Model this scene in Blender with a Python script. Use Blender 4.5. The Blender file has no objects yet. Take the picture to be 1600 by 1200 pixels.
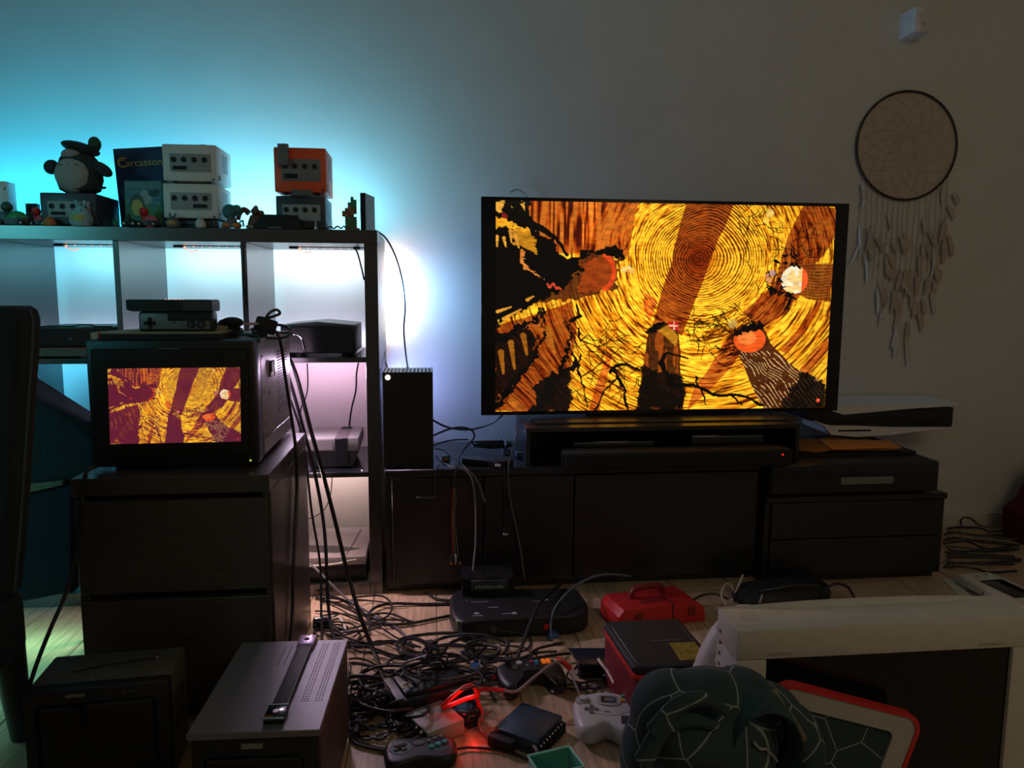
import bpy, bmesh, math, random
import numpy as np
from mathutils import Vector, Matrix

scene = bpy.context.scene
col = scene.collection
random.seed(7)

# ---------------------------------------------------------------- camera
FPX = 1161.4
CAM = Vector((0.14766, -2.25871, 0.93824))
pit, yaw, rol = 0.12251, 0.11235, 0.00527
FW = Vector((math.sin(yaw) * math.cos(pit), math.cos(yaw) * math.cos(pit), -math.sin(pit)))
rt = Vector((math.cos(yaw), -math.sin(yaw), 0))
upv = rt.cross(FW)
RT = rt * math.cos(rol) + upv * math.sin(rol)
UP = upv * math.cos(rol) - rt * math.sin(rol)
cd = bpy.data.cameras.new('camera')
cd.sensor_width = 36.0
cd.lens = FPX / 1600 * 36.0
cd.clip_start = 0.02
cam = bpy.data.objects.new('camera', cd)
col.objects.link(cam)
M = Matrix((RT, UP, -FW)).transposed().to_4x4()
M.translation = CAM
cam.matrix_world = M
scene.camera = cam

# ---------------------------------------------------------------- world, lights, exposure
w = bpy.data.worlds.new('dim_room')
scene.world = w
w.use_nodes = True
bgn = w.node_tree.nodes['Background']
bgn.inputs[0].default_value = (1.0, 0.83, 0.60, 1)
bgn.inputs[1].default_value = 0.075
scene.view_settings.view_transform = 'Standard'
scene.view_settings.look = 'None'
scene.view_settings.gamma = 1
scene.view_settings.exposure = 0.0
scene.view_settings.use_curve_mapping = False
try:
    scene.cycles.use_denoising = True
    scene.cycles.max_bounces = 8
    scene.cycles.sample_clamp_indirect = 4.0
except Exception:
    pass

def area(name, loc, direction, sx, sy, colour, watts, spread=180):
    l = bpy.data.lights.new(name, 'AREA')
    l.shape = 'RECTANGLE'; l.size = sx; l.size_y = sy
    l.color = colour; l.energy = watts
    l.spread = math.radians(spread)
    o = bpy.data.objects.new(name, l)
    o.location = loc
    z = -Vector(direction).normalized()
    x = Vector((1, 0, 0)) if abs(z.x) < 0.9 else Vector((0, 0, 1))
    x = (x - z * x.dot(z)).normalized()
    y = z.cross(x)
    m = Matrix((x, y, z)).transposed().to_4x4(); m.translation = Vector(loc)
    o.matrix_world = m
    col.objects.link(o)
    return o

# strip lying on the shelf top behind the consoles, washing the wall above
area('strip_top_left', (-1.05, 0.285, 1.128), (0, 0.30, 0.95), 0.8, 0.03, (0.02, 0.55, 0.84), 6.4)
area('strip_top_right', (-0.33, 0.285, 1.128), (0, 0.30, 0.95), 0.6, 0.03, (0.20, 0.62, 0.84), 5.8)
# strip under the top board, in the back of every top cell
for cx, c, e in ((-1.263, (0.16, 0.70, 1.0), 0.55), (-0.911, (0.24, 0.78, 1.0), 0.62), (-0.559, (0.46, 0.84, 1.0), 0.80), (-0.207, (0.72, 0.86, 1.0), 0.95)):
    area('strip_cell', (cx, 0.335, 1.072), (0, 0.75, -0.6), 0.31, 0.012, c, e)
# lilac strips in the gap behind the upper shelf boards, facing the wall and up
for cx, c, e in ((-0.911, (0.55, 0.66, 0.95), 0.30), (-0.559, (0.70, 0.70, 1.0), 0.36), (-0.207, (0.80, 0.72, 1.0), 0.40), (-1.263, (0.5, 0.66, 0.95), 0.3)):
    area('strip_gap', (cx, 0.398, 0.752), (0, 0.55, 0.85), 0.31, 0.012, c, e)
# strips of the middle and bottom rows, under the boards
for cx, z, c, e in ((-1.1, 0.70, (0.10, 0.62, 1.0), 0.9), (-0.207, 0.70, (1.0, 0.55, 0.82), 0.75), (-0.56, 0.70, (0.7, 0.6, 1.0), 0.5),
                    (-1.1, 0.35, (0.1, 0.7, 0.9), 0.5), (-0.207, 0.35, (1.0, 0.68, 0.62), 0.95)):
    area('strip_lower', (cx, 0.30, z + 0.02), (0, 0.8, -0.5), 0.30, 0.02, c, e)
# added fill lights at the right-hand cell fronts, throwing pink on floor and chest
area('strip_front_mid', (-0.207, 0.012, 0.724), (0.15, -0.75, -0.65), 0.30, 0.01, (0.95, 0.70, 1.0), 7.0)
area('strip_front_low', (-0.207, 0.012, 0.372), (0.15, -0.70, -0.72), 0.30, 0.01, (1.0, 0.64, 0.56), 2.7)
# strip running down the outside edge of the shelf
area('strip_side_warm', (-0.006, 0.405, 0.93), (0.72, 0.70, 0), 0.02, 0.26, (1.0, 0.80, 0.72), 1.7)
area('strip_side_cyan', (-0.006, 0.400, 0.93), (0.97, 0.22, 0), 0.02, 0.36, (0.14, 0.52, 1.0), 3.6)
area('strip_side_violet', (-0.006, 0.400, 0.62), (0.97, 0.22, 0), 0.02, 0.30, (0.34, 0.42, 1.0), 2.0)
# added mint fill lights hidden under the two blue chairs, colouring the floor
area('strip_under_chair', (-0.95, -0.25, 0.130), (0, -0.12, -1), 0.34, 0.06, (0.34, 1.0, 0.66), 0.50, 150)
area('strip_under_seat', (-1.02, -0.66, 0.11), (0.25, 0, -1), 0.20, 0.16, (0.30, 0.95, 0.85), 0.40, 140)
# added teal fill from the left, out of view, with no real source
area('teal_room_glow', (-2.35, -2.3, 1.5), (1.25, 2.25, -0.95), 0.7, 0.7, (0.12, 0.78, 0.85), 2.0, 50)
# added warm fill light behind the viewer, brightening wall and front faces
area('warm_room_lamp', (1.5, -3.1, 2.25), (-0.05, 1.0, -0.30), 1.2, 0.8, (1.0, 0.78, 0.46), 6.6)

# ---------------------------------------------------------------- pixel rays to real points (frame 1600 x 1200)
def ray(px, py):
    return FW * FPX + RT * (px - 800) - UP * (py - 600)
def W(px, py, Y):
    d = ray(px, py); return CAM + d * ((Y - CAM.y) / d.y)
def F(px, py, z=0.0):
    d = ray(px, py); return CAM + d * ((z - CAM.z) / d.z)
def WX(px, py, X):
    d = ray(px, py); return CAM + d * ((X - CAM.x) / d.x)
def rect(x0, y0, x1, y1, Y):
    a = W(x0, y1, Y); b = W(x1, y0, Y)
    return a.x, b.x, a.z, b.z

# ---------------------------------------------------------------- materials
MATS = {}
def mat(name, c, rough=0.5, metal=0.0, grain=0.12, scale=40.0, emit=None, es=0.0, trans=0.0, ior=1.45, bump=0.0, stretch=None, coat=0.0, alpha=1.0):
    if name in MATS: return MATS[name]
    m = bpy.data.materials.new(name); m.use_nodes = True
    nt = m.node_tree; n = nt.nodes; b = n['Principled BSDF']
    b.inputs['Roughness'].default_value = rough
    b.inputs['Metallic'].default_value = metal
    b.inputs['IOR'].default_value = ior
    b.inputs['Transmission Weight'].default_value = trans
    b.inputs['Coat Weight'].default_value = coat
    b.inputs['Alpha'].default_value = alpha
    tc = n.new('ShaderNodeTexCoord'); mp = n.new('ShaderNodeMapping')
    if stretch: mp.inputs['Scale'].default_value = stretch
    nz = n.new('ShaderNodeTexNoise'); nz.inputs['Scale'].default_value = scale; nz.inputs['Detail'].default_value = 4
    nt.links.new(tc.outputs['Object'], mp.inputs[0]); nt.links.new(mp.outputs[0], nz.inputs['Vector'])
    rp = n.new('ShaderNodeValToRGB')
    lo = [max(0, v * (1 - grain)) for v in c]; hi = [min(1, v * (1 + grain)) for v in c]
    rp.color_ramp.elements[0].position = 0.3; rp.color_ramp.elements[1].position = 0.7
    rp.color_ramp.elements[0].color = (*lo, 1); rp.color_ramp.elements[1].color = (*hi, 1)
    nt.links.new(nz.outputs['Fac'], rp.inputs[0]); nt.links.new(rp.outputs[0], b.inputs['Base Color'])
    if bump:
        bp = n.new('ShaderNodeBump'); bp.inputs['Strength'].default_value = bump; bp.inputs['Distance'].default_value = 0.004
        nt.links.new(nz.outputs['Fac'], bp.inputs['Height']); nt.links.new(bp.outputs[0], b.inputs['Normal'])
    if emit:
        b.inputs['Emission Color'].default_value = (*emit, 1); b.inputs['Emission Strength'].default_value = es
    MATS[name] = m
    return m

def mat_attr(name, es, rough=0.15):
    m = bpy.data.materials.new(name); m.use_nodes = True
    nt = m.node_tree; b = nt.nodes['Principled BSDF']
    b.inputs['Base Color'].default_value = (0.004, 0.004, 0.005, 1); b.inputs['Roughness'].default_value = rough
    a = nt.nodes.new('ShaderNodeAttribute'); a.attribute_name = 'Col'
    nt.links.new(a.outputs['Color'], b.inputs['Emission Color']); b.inputs['Emission Strength'].default_value = es
    return m
def mat_print(name, rough=0.5):
    m = bpy.data.materials.new(name); m.use_nodes = True
    nt = m.node_tree; b = nt.nodes['Principled BSDF']; b.inputs['Roughness'].default_value = rough
    a = nt.nodes.new('ShaderNodeAttribute'); a.attribute_name = 'Col'
    nt.links.new(a.outputs['Color'], b.inputs['Base Color'])
    return m

WALL = mat('wall_paint', (0.60, 0.60, 0.58), 0.75, 0, 0.03, 6, bump=0.05)
CEIL = mat('ceiling_paint', (0.55, 0.55, 0.54), 0.8, 0, 0.03, 6)
BASEB = mat('baseboard_paint', (0.55, 0.54, 0.50), 0.5, 0, 0.03, 10)
PLANK = mat('laminate_oak', (0.50, 0.36, 0.23), 0.38, 0, 0.28, 14, stretch=(6, 0.5, 1), bump=0.12)
SUB = mat('underlay', (0.05, 0.04, 0.03), 0.9)
BROWNBLACK = mat('black_brown_laminate', (0.012, 0.0125, 0.013), 0.34, 0, 0.25, 30, stretch=(8, 1, 1), ior=1.55)
SHELFM = mat('shelf_foil', (0.010, 0.012, 0.014), 0.24, 0, 0.2, 30, stretch=(8, 1, 1), ior=2.05)
NIGHT = mat('nightstand_veneer', (0.050, 0.043, 0.038), 0.32, 0, 0.3, 26, stretch=(1, 8, 8), ior=1.6)
BLK = mat('black_plastic', (0.012, 0.013, 0.015), 0.42, 0, 0.2, 60)
BLKG = mat('gloss_black_plastic', (0.010, 0.011, 0.013), 0.15, 0, 0.2, 60, ior=1.5)
BLKM = mat('matte_black_plastic', (0.010, 0.011, 0.012), 0.7, 0, 0.2, 90)
DGREY = mat('dark_grey_plastic', (0.05, 0.055, 0.06), 0.45, 0, 0.15, 60)
MGREY = mat('mid_grey_plastic', (0.16, 0.17, 0.17), 0.45, 0, 0.1, 60)
LGREY = mat('light_grey_plastic', (0.42, 0.43, 0.42), 0.45, 0, 0.06, 50)
WHITE = mat('white_plastic', (0.70, 0.72, 0.72), 0.4, 0, 0.04, 50)
BEIGE = mat('beige_monitor_plastic', (0.55, 0.52, 0.46), 0.5, 0, 0.05, 50)
METAL = mat('painted_steel', (0.30, 0.28, 0.275), 0.38, 0.25, 0.08, 80)
SILVER = mat('bright_metal', (0.6, 0.6, 0.62), 0.25, 1.0, 0.05, 80)
GOLD = mat('gold_contacts', (0.65, 0.42, 0.15), 0.3, 1.0, 0.05, 80)
CABLE = mat('black_cable', (0.014, 0.014, 0.016), 0.42, 0, 0.1, 80)
CABLEG = mat('grey_cable', (0.13, 0.13, 0.138), 0.4, 0, 0.1, 80)
CABLEW = mat('cream_cable', (0.55, 0.50, 0.40), 0.45, 0, 0.1, 80)
RED = mat('red_plastic', (0.55, 0.02, 0.02), 0.45, 0, 0.1, 50)
ORANGE = mat('orange_console_plastic', (0.90, 0.11, 0.035), 0.4, 0, 0.06, 50)
FABRIC = mat('dark_blue_fabric', (0.012, 0.024, 0.031), 0.95, 0, 0.3, 160, bump=0.2)
FABRICE = mat('dark_blue_piping', (0.05, 0.10, 0.115), 0.8, 0, 0.2, 120)
TEALG = mat('mint_translucent_plastic', (0.15, 0.62, 0.50), 0.15, 0, 0.08, 20, trans=0.55)
GLASS = mat('dark_tube_glass', (0.006, 0.006, 0.007), 0.12, 0, 0.1, 20, ior=1.5)

# ---------------------------------------------------------------- mesh helpers
def bx(bm, x0, x1, y0, y1, z0, z1, bev=0.0, seg=2, R=None):
    vs = [bm.verts.new((x, y, z)) for x in (x0, x1) for y in (y0, y1) for z in (z0, z1)]
    q = [(0, 1, 3, 2), (4, 6, 7, 5), (0, 4, 5, 1), (2, 3, 7, 6), (0, 2, 6, 4), (1, 5, 7, 3)]
    fs = [bm.faces.new([vs[i] for i in f]) for f in q]
    if R is not None: bmesh.ops.transform(bm, matrix=R, verts=vs)
    if bev > 0:
        es = list({e for f in fs for e in f.edges})
        bmesh.ops.bevel(bm, geom=es, offset=bev, segments=seg, affect='EDGES', profile=0.5)
def frame_of(d):
    d = d.normalized(); a = Vector((0, 0, 1)) if abs(d.z) < 0.9 else Vector((1, 0, 0))
    x = d.cross(a).normalized(); return x, x.cross(d).normalized()
def cyl(bm, p0, p1, r0, r1=None, n=14, cap=True):
    p0, p1 = Vector(p0), Vector(p1); r1 = r0 if r1 is None else r1
    x, y = frame_of(p1 - p0)
    A = [bm.verts.new(p0 + (x * math.cos(2 * math.pi * i / n) + y * math.sin(2 * math.pi * i / n)) * r0) for i in range(n)]
    B = [bm.verts.new(p1 + (x * math.cos(2 * math.pi * i / n) + y * math.sin(2 * math.pi * i / n)) * r1) for i in range(n)]
    for i in range(n): bm.faces.new((A[i], A[(i + 1) % n], B[(i + 1) % n], B[i]))
    if cap: bm.faces.new(A[::-1]); bm.faces.new(B)
def sph(bm, c, r, n=12, R=None):
    r = (r, r, r) if not hasattr(r, '__len__') else r
    m = Matrix.Translation(Vector(c)) @ (R if R is not None else Matrix()) @ Matrix.Diagonal((*r, 1))
    bmesh.ops.create_uvsphere(bm, u_segments=n, v_segments=max(6, n // 2 + 2), radius=1, matrix=m)
def spline(pts, per=6, closed=False):
    P = [Vector(p) for p in pts]; n = len(P); out = []
    if n < 3 and not closed: return P
    rng = n if closed else n - 1
    for i in range(rng):
        if closed: a, b, c, d = P[i - 1], P[i], P[(i + 1) % n], P[(i + 2) % n]
        else: a, b, c, d = P[max(i - 1, 0)], P[i], P[i + 1], P[min(i + 2, n - 1)]
        for k in range(per):
            t = k / per
            out.append(0.5 * ((2 * b) + (c - a) * t + (2 * a - 5 * b + 4 * c - d) * t * t + (3 * b - a - 3 * c + d) * t ** 3))
    if not closed: out.append(P[-1])
    return out
def tube(bm, pts, r, n=6, per=6, closed=False, smooth=True):
    P = spline(pts, per, closed) if smooth else [Vector(p) for p in pts]
    rs = r if hasattr(r, '__len__') else None
    N = len(P); rings = []
    up = None
    for i, p in enumerate(P):
        if closed: t = P[(i + 1) % N] - P[i - 1]
        else: t = P[min(i + 1, N - 1)] - P[max(i - 1, 0)]
        if t.length < 1e-7: t = Vector((0, 0, 1))
        t.normalize()
        if up is None: x, up = frame_of(t)
        x = t.cross(up)
        if x.length < 1e-4: x, up = frame_of(t)
        x.normalize(); up = x.cross(t).normalized()
        rr = r if rs is None else rs[0] + (rs[1] - rs[0]) * i / (N - 1)
        rings.append([bm.verts.new(p + (x * math.cos(2 * math.pi * k / n) + up * math.sin(2 * math.pi * k / n)) * rr) for k in range(n)])
    for i in range(N if closed else N - 1):
        A, B = rings[i], rings[(i + 1) % N]
        for k in range(n): bm.faces.new((A[k], A[(k + 1) % n], B[(k + 1) % n], B[k]))
    if not closed: bm.faces.new(rings[0][::-1]); bm.faces.new(rings[-1])
def slab(bm, outline, z0, z1, bev=0.0, seg=3, R=None):
    """closed 2-D outline (counter-clockwise) raised from z0 to z1, top and bottom rims rounded"""
    A = [bm.verts.new((p[0], p[1], z0)) for p in outline]; B = [bm.verts.new((p[0], p[1], z1)) for p in outline]
    n = len(A)
    f0 = bm.faces.new(A[::-1]); f1 = bm.faces.new(B)
    for i in range(n): bm.faces.new((A[i], A[(i + 1) % n], B[(i + 1) % n], B[i]))
    vs = A + B
    if R is not None: bmesh.ops.transform(bm, matrix=R, verts=vs)
    if bev > 0:
        es = list(set(f1.edges) | set(f0.edges))
        bmesh.ops.bevel(bm, geom=es, offset=bev, segments=seg, affect='EDGES', profile=0.5)
def puff(bm, outline, z0, z1, r, seg=4):
    """rounded cushion: the outline shrinks towards its middle along quarter circles at top and bottom"""
    cx = sum(p[0] for p in outline) / len(outline); cy = sum(p[1] for p in outline) / len(outline)
    R = sum(math.hypot(p[0] - cx, p[1] - cy) for p in outline) / len(outline)
    lv = [(r * (1 - math.sin(k / seg * math.pi / 2)), z0 + r * (1 - math.cos(k / seg * math.pi / 2))) for k in range(seg + 1)]
    lv += [(r * (1 - math.cos(k / seg * math.pi / 2)), z1 - r * (1 - math.sin(k / seg * math.pi / 2))) for k in range(seg + 1)]
    lv += [(R * .5, z1 + r * .03)]
    rings = [[bm.verts.new((cx + (p[0] - cx) * (1 - i / R), cy + (p[1] - cy) * (1 - i / R), z)) for p in outline] for i, z in lv]
    n = len(outline)
    for A, B in zip(rings, rings[1:]):
        for i in range(n): bm.faces.new((A[i], A[(i + 1) % n], B[(i + 1) % n], B[i]))
    bm.faces.new(rings[0][::-1]); bm.faces.new(rings[-1])
def oval(cx, cy, rx, ry, n=28, p=2.0):
    o = []
    for i in range(n):
        a = 2 * math.pi * i / n; c, s = math.cos(a), math.sin(a)
        o.append((cx + rx * math.copysign(abs(c) ** (2 / p), c), cy + ry * math.copysign(abs(s) ** (2 / p), s)))
    return o
def outl(pts, per=5):
    return [(v.x, v.y) for v in spline([(p[0], p[1], 0) for p in pts], per, True)]
def lathe(bm, prof, c=(0, 0, 0), n=16):
    rings = []
    for r, z in prof:
        rings.append([bm.verts.new((c[0] + r * math.cos(2 * math.pi * k / n), c[1] + r * math.sin(2 * math.pi * k / n), c[2] + z)) for k in range(n)])
    for A, B in zip(rings, rings[1:]):
        for k in range(n): bm.faces.new((A[k], A[(k + 1) % n], B[(k + 1) % n], B[k]))
    bm.faces.new(rings[0][::-1]); bm.faces.new(rings[-1])

def obj(name, bm, m, parent=None, mx=None, ang=38):
    me = bpy.data.meshes.new(name)
    if mx is not None: bmesh.ops.transform(bm, matrix=mx, verts=bm.verts)
    bmesh.ops.recalc_face_normals(bm, faces=bm.faces)
    bm.to_mesh(me); bm.free()
    me.polygons.foreach_set('use_smooth', [True] * len(me.polygons))
    me.set_sharp_from_angle(angle=math.radians(ang))
    me.materials.append(m)
    o = bpy.data.objects.new(name, me)
    col.objects.link(o)
    if parent is not None: o.parent = parent
    return o
def new(): return bmesh.new()
def box(name, m, parent, x0, x1, y0, y1, z0, z1, bev=0.0, seg=2):
    bm = new(); bx(bm, x0, x1, y0, y1, z0, z1, bev, seg); return obj(name, bm, m, parent)
def tag(o, label, cat=None, group=None, kind=None):
    if label: o['label'] = label
    if cat: o['category'] = cat
    if group: o['group'] = group
    if kind: o['kind'] = kind
    return o
def thing(name, label, cat, loc=(0, 0, 0), rz=0.0, group=None, rot=None):
    o = bpy.data.objects.new(name, None); o.empty_display_size = 0.05
    col.objects.link(o)
    o.location = loc; o.rotation_euler = rot if rot else (0, 0, rz)
    return tag(o, label, cat, group)
def copy_tree(o, parent=None):
    c = o.copy(); col.objects.link(c)
    if parent is not None: c.parent = parent
    for ch in list(o.children): copy_tree(ch, c)
    return c
def text(name, body, size, m, parent, loc, rot=(math.pi / 2, 0, 0), depth=0.0004):
    cu = bpy.data.curves.new(name, 'FONT'); cu.body = body; cu.size = size; cu.extrude = depth
    t = bpy.data.objects.new(name, cu); col.objects.link(t)
    dg = bpy.context.evaluated_depsgraph_get()
    me = bpy.data.meshes.new_from_object(t.evaluated_get(dg))
    bpy.data.objects.remove(t); bpy.data.curves.remove(cu)
    me.materials.clear(); me.materials.append(m)
    o = bpy.data.objects.new(name, me); col.objects.link(o); o.parent = parent
    o.location = loc; o.rotation_euler = rot
    return o
def quadmesh(name, m, parent, rgb, P00, P10, P01):
    """flat printed sheet or screen: rgb[row, col] colours on a grid, row 0 at the top edge"""
    H, Wd, _ = rgb.shape
    P00, P10, P01 = np.array(P00), np.array(P10), np.array(P01)
    u = np.linspace(0, 1, Wd); v = np.linspace(0, 1, H)
    co = P00 + (P10 - P00) * u[None, :, None] + (P01 - P00) * v[:, None, None]
    idx = np.arange(H * Wd).reshape(H, Wd)
    q = np.stack([idx[:-1, :-1], idx[1:, :-1], idx[1:, 1:], idx[:-1, 1:]], -1).reshape(-1, 4)
    me = bpy.data.meshes.new(name)
    me.vertices.add(H * Wd); me.vertices.foreach_set('co', co.reshape(-1).astype(np.float32))
    me.loops.add(q.size); me.loops.foreach_set('vertex_index', q.reshape(-1).astype(np.int32))
    me.polygons.add(len(q)); me.polygons.foreach_set('loop_start', (np.arange(len(q)) * 4).astype(np.int32))
    me.update(calc_edges=True)
    at = me.color_attributes.new('Col', 'FLOAT_COLOR', 'POINT')
    rgba = np.ones((H * Wd, 4), np.float32); rgba[:, :3] = rgb.reshape(-1, 3)
    at.data.foreach_set('color', rgba.reshape(-1))
    me.materials.append(m)
    o = bpy.data.objects.new(name, me); col.objects.link(o); o.parent = parent
    return o

# ---------------------------------------------------------------- picture shown by both screens (painted in numpy)
def vnoise(H, Wd, sy, sx, seed):
    rg = np.random.default_rng(seed)
    gy, gx = int(H / sy) + 3, int(Wd / sx) + 3
    g = rg.random((gy, gx))
    y = np.arange(H) / sy; x = np.arange(Wd) / sx
    y0 = y.astype(int); x0 = x.astype(int); fy = (y - y0)[:, None]; fx = (x - x0)[None, :]
    fy = fy * fy * (3 - 2 * fy); fx = fx * fx * (3 - 2 * fx)
    a = g[np.ix_(y0, x0)]; b = g[np.ix_(y0, x0 + 1)]; c = g[np.ix_(y0 + 1, x0)]; d = g[np.ix_(y0 + 1, x0 + 1)]
    return (a * (1 - fx) + b * fx) * (1 - fy) + (c * (1 - fx) + d * fx) * fy
def polymask(X, Y, poly):
    ins = np.zeros(X.shape, bool); n = len(poly)
    for i in range(n):
        x1, y1 = poly[i]; x2, y2 = poly[(i + 1) % n]
        if y1 == y2: continue
        c = ((y1 > Y) != (y2 > Y)) & (X < (x2 - x1) * (Y - y1) / (y2 - y1) + x1)
        ins ^= c
    return ins
def stroke(X, Y, pts, w0, w1):
    m = np.zeros(X.shape, bool); n = len(pts) - 1
    for i in range(n):
        (x1, y1), (x2, y2) = pts[i], pts[i + 1]
        L = (x2 - x1) ** 2 + (y2 - y1) ** 2
        t = np.clip(((X - x1) * (x2 - x1) + (Y - y1) * (y2 - y1)) / L, 0, 1)
        ww = w0 + (w1 - w0) * (i + t) / n
        m |= (X - x1 - t * (x2 - x1)) ** 2 + (Y - y1 - t * (y2 - y1)) ** 2 < ww * ww
    return m
def paint(Wd, H, tube_look=False):
    u = np.linspace(0, 1, Wd); v = np.linspace(0, 1, H)
    X, Y = np.meshgrid(88 + u * 1412, 62 + v * 883)
    n1 = vnoise(H, Wd, H / 14, Wd / 22, 1); n2 = vnoise(H, Wd, H / 50, Wd / 80, 2); n3 = vnoise(H, Wd, H / 150, Wd / 240, 3)
    nA = vnoise(H, Wd, H / 5, Wd / 8, 41); nB = vnoise(H, Wd, H / 5, Wd / 8, 42)
    Xw = X + (nA - .5) * 34 + (n1 - .5) * 7; Yw = Y + (nB - .5) * 34 + (n2 - .5) * 3
    dx, dy = Xw - 940, (Yw - 288) * 1.03
    r = np.hypot(dx, dy); th = np.arctan2(dy, dx)
    # grain following the rings: bands fixed by radius, drifting slowly round the ring
    rg = np.random.default_rng(11)
    def ringtab(step, na):
        tab = rg.random((int(1100 / step) + 3, na)); tab[:, -1] = tab[:, 0]
        ri = np.clip(r / step, 0, tab.shape[0] - 2.01); ti = (th + math.pi) / (2 * math.pi) * (na - 1.001)
        r0 = ri.astype(int); t0 = ti.astype(int); fr = ri - r0; ft = ti - t0
        return (tab[r0, t0] * (1 - fr) + tab[r0 + 1, t0] * fr) * (1 - ft) + (tab[r0, t0 + 1] * (1 - fr) + tab[r0 + 1, t0 + 1] * fr) * ft
    g = ringtab(4.3, 40); g2 = ringtab(17, 14); g3 = ringtab(4.3, 110)
    rings = .5 + .5 * np.sin(r / 1.75 + 3.5 * g2)
    near = np.clip((330 - r) / 120, 0, 1)
    gm = .55 * g + .45 * g3
    gm = gm * (1 - .45 * near) + rings * .45 * near
    gv = vnoise(H, Wd, H / 7, Wd / 190, 21)
    far = np.clip((600 - Xw) / 160, 0, 1) * np.clip((480 - Yw) / 120, 0, 1)
    gm = gm * (1 - far) + gv * far
    k = np.clip(.47 + 3.0 * (gm - .44) + .55 * (g2 - .5) + .35 * (n1 - .5), 0, 1)
    core = np.exp(-(r / 75) ** 2)
    k = k * (1 - .72 * core)
    lo = np.array([0.09, 0.011, 0.001]); mid = np.array([0.74, 0.215, 0.003]); hi = np.array([1.0, 0.58, 0.024])
    kk = k[..., None]
    C = np.where(kk < .5, lo + (mid - lo) * kk * 2, mid + (hi - mid) * (kk - .5) * 2)
    C *= (0.80 + 0.5 * np.clip(1.1 - np.hypot(X - 760, Y - 560) / 900, 0, 1))[..., None]
    sh = np.ones(X.shape)
    def shade(poly, f):
        sh[polymask(Xw, Yw, poly)] *= f
    shade([(865, 55), (1062, 55), (1000, 250), (905, 520), (870, 620), (740, 560), (820, 300)], .25)
    shade([(1365, 55), (1505, 55), (1505, 170), (1440, 290), (1300, 520), (1190, 600), (1110, 520), (1240, 380), (1300, 220)], .30)
    shade([(205, 55), (672, 55), (625, 285), (300, 285), (205, 160)], .48)
    shade([(430, 60), (500, 60), (470, 240), (415, 250)], 1.7)
    shade([(88, 580), (405, 480), (420, 560), (390, 950), (88, 950)], .30)
    shade([(1070, 600), (1150, 640), (960, 900), (900, 950), (930, 830)], .5)
    shade([(1435, 480), (1470, 480), (1330, 690), (1290, 680)], .55)
    shade([(1505, 620), (1505, 690), (1420, 800), (1390, 760)], .55)
    shade([(700, 430), (760, 470), (720, 560), (690, 480)], .7)
    shade([(540, 700), (560, 700), (520, 950), (480, 950)], .6)
    C = C * np.stack([sh ** .80, sh, sh], -1)
    C[..., 1] *= np.where(sh < .9, .50, 1)
    # cracks on the lit rings
    for seed, (cx, cy, sx, sy, num) in enumerate(((980, 570, 150, 70, 70), (560, 800, 190, 130, 60), (1280, 230, 150, 120, 34), (1150, 130, 90, 40, 14), (520, 640, 90, 60, 20), (1080, 690, 110, 60, 24))):
        rr = random.Random(seed + 50)
        for _ in range(num):
            x, y = rr.gauss(cx, sx * .6), rr.gauss(cy, sy * .6); a = rr.uniform(-.6, .6) + (1.2 if rr.random() < .3 else 0)
            pts = [(x, y)]
            for _k in range(3):
                a += rr.uniform(-.6, .6); x += 22 * math.cos(a); y += 22 * math.sin(a); pts.append((x, y))
            C[stroke(X, Y, pts, 2.6, 1.2)] *= .12
    DARK = np.array([0.0022, 0.0016, 0.0012])
    def fill(mask, c, keep=0.0):
        C[mask] = C[mask] * keep + np.array(c) * (1 - keep)
    jx, jy = X + (n1 - .5) * 44 + (n2 - .5) * 26 + (n3 - .5) * 14, Y + (vnoise(H, Wd, H / 20, Wd / 32, 8) - .5) * 40 + (vnoise(H, Wd, H / 70, Wd / 110, 9) - .5) * 26
    # left trunk, its glow, and the black foliage around it
    fill(polymask(jx, jy, [(240, 300), (520, 275), (600, 320), (580, 420), (450, 470), (260, 470)]), (0.09, 0.014, 0.003), .05)
    fill(polymask(jx, jy, [(430, 310), (560, 290), (590, 360), (540, 430), (430, 440)]), (0.34, 0.045, 0.004), .22)
    ring = np.abs(np.hypot((X - 505) / 1.0, (Y - 352) / 1.25) - 62) < 9
    fill(ring & (X > 520) & (Y < 440), (0.75, 0.06, 0.01), .2)
    fill(polymask(jx, jy, [(60, 140), (205, 60), (215, 140), (300, 200), (380, 285), (510, 262), (560, 235), (640, 300), (590, 300), (500, 285), (420, 300), (440, 340), (380, 400), (330, 440), (240, 480), (180, 520), (60, 600)]), DARK)
    fill(polymask(jx, jy, [(60, 50), (205, 50), (215, 140), (150, 150), (60, 140)]), DARK)
    for pts in ([(95, 82), (150, 78)], [(110, 100), (120, 92)], [(170, 85), (185, 100)]):
        fill(stroke(jx, jy, pts, 14, 6), (0.85, 0.42, 0.05), .2)
    fill(stroke(jx, jy, [(88, 155), (150, 160), (200, 190)], 20, 8), (0.95, 0.40, 0.015), .1)
    fill(stroke(jx, jy, [(190, 215), (240, 240), (260, 265)], 34, 12), (0.70, 0.28, 0.012), .3)
    for a, b in (((145, 185), (150, 230)), ((165, 200), (180, 255)), ((93, 210), (93, 250)), ((120, 215), (128, 250)), ((95, 520), (150, 500)), ((120, 550), (190, 510)), ((215, 470), (240, 455))):
        fill(stroke(X, Y, [a, b], 7, 3), (0.70, 0.30, 0.03))
    fill(stroke(jx, jy, [(205, 290), (215, 340), (255, 385)], 14, 5), (0.65, 0.20, 0.03))
    fill(stroke(jx, jy, [(300, 415), (335, 425)], 10, 5), (0.60, 0.06, 0.02))
    fill(stroke(X, Y, [(120, 122), (128, 128)], 9, 7), (0.25, 0.01, 0.015))
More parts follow.
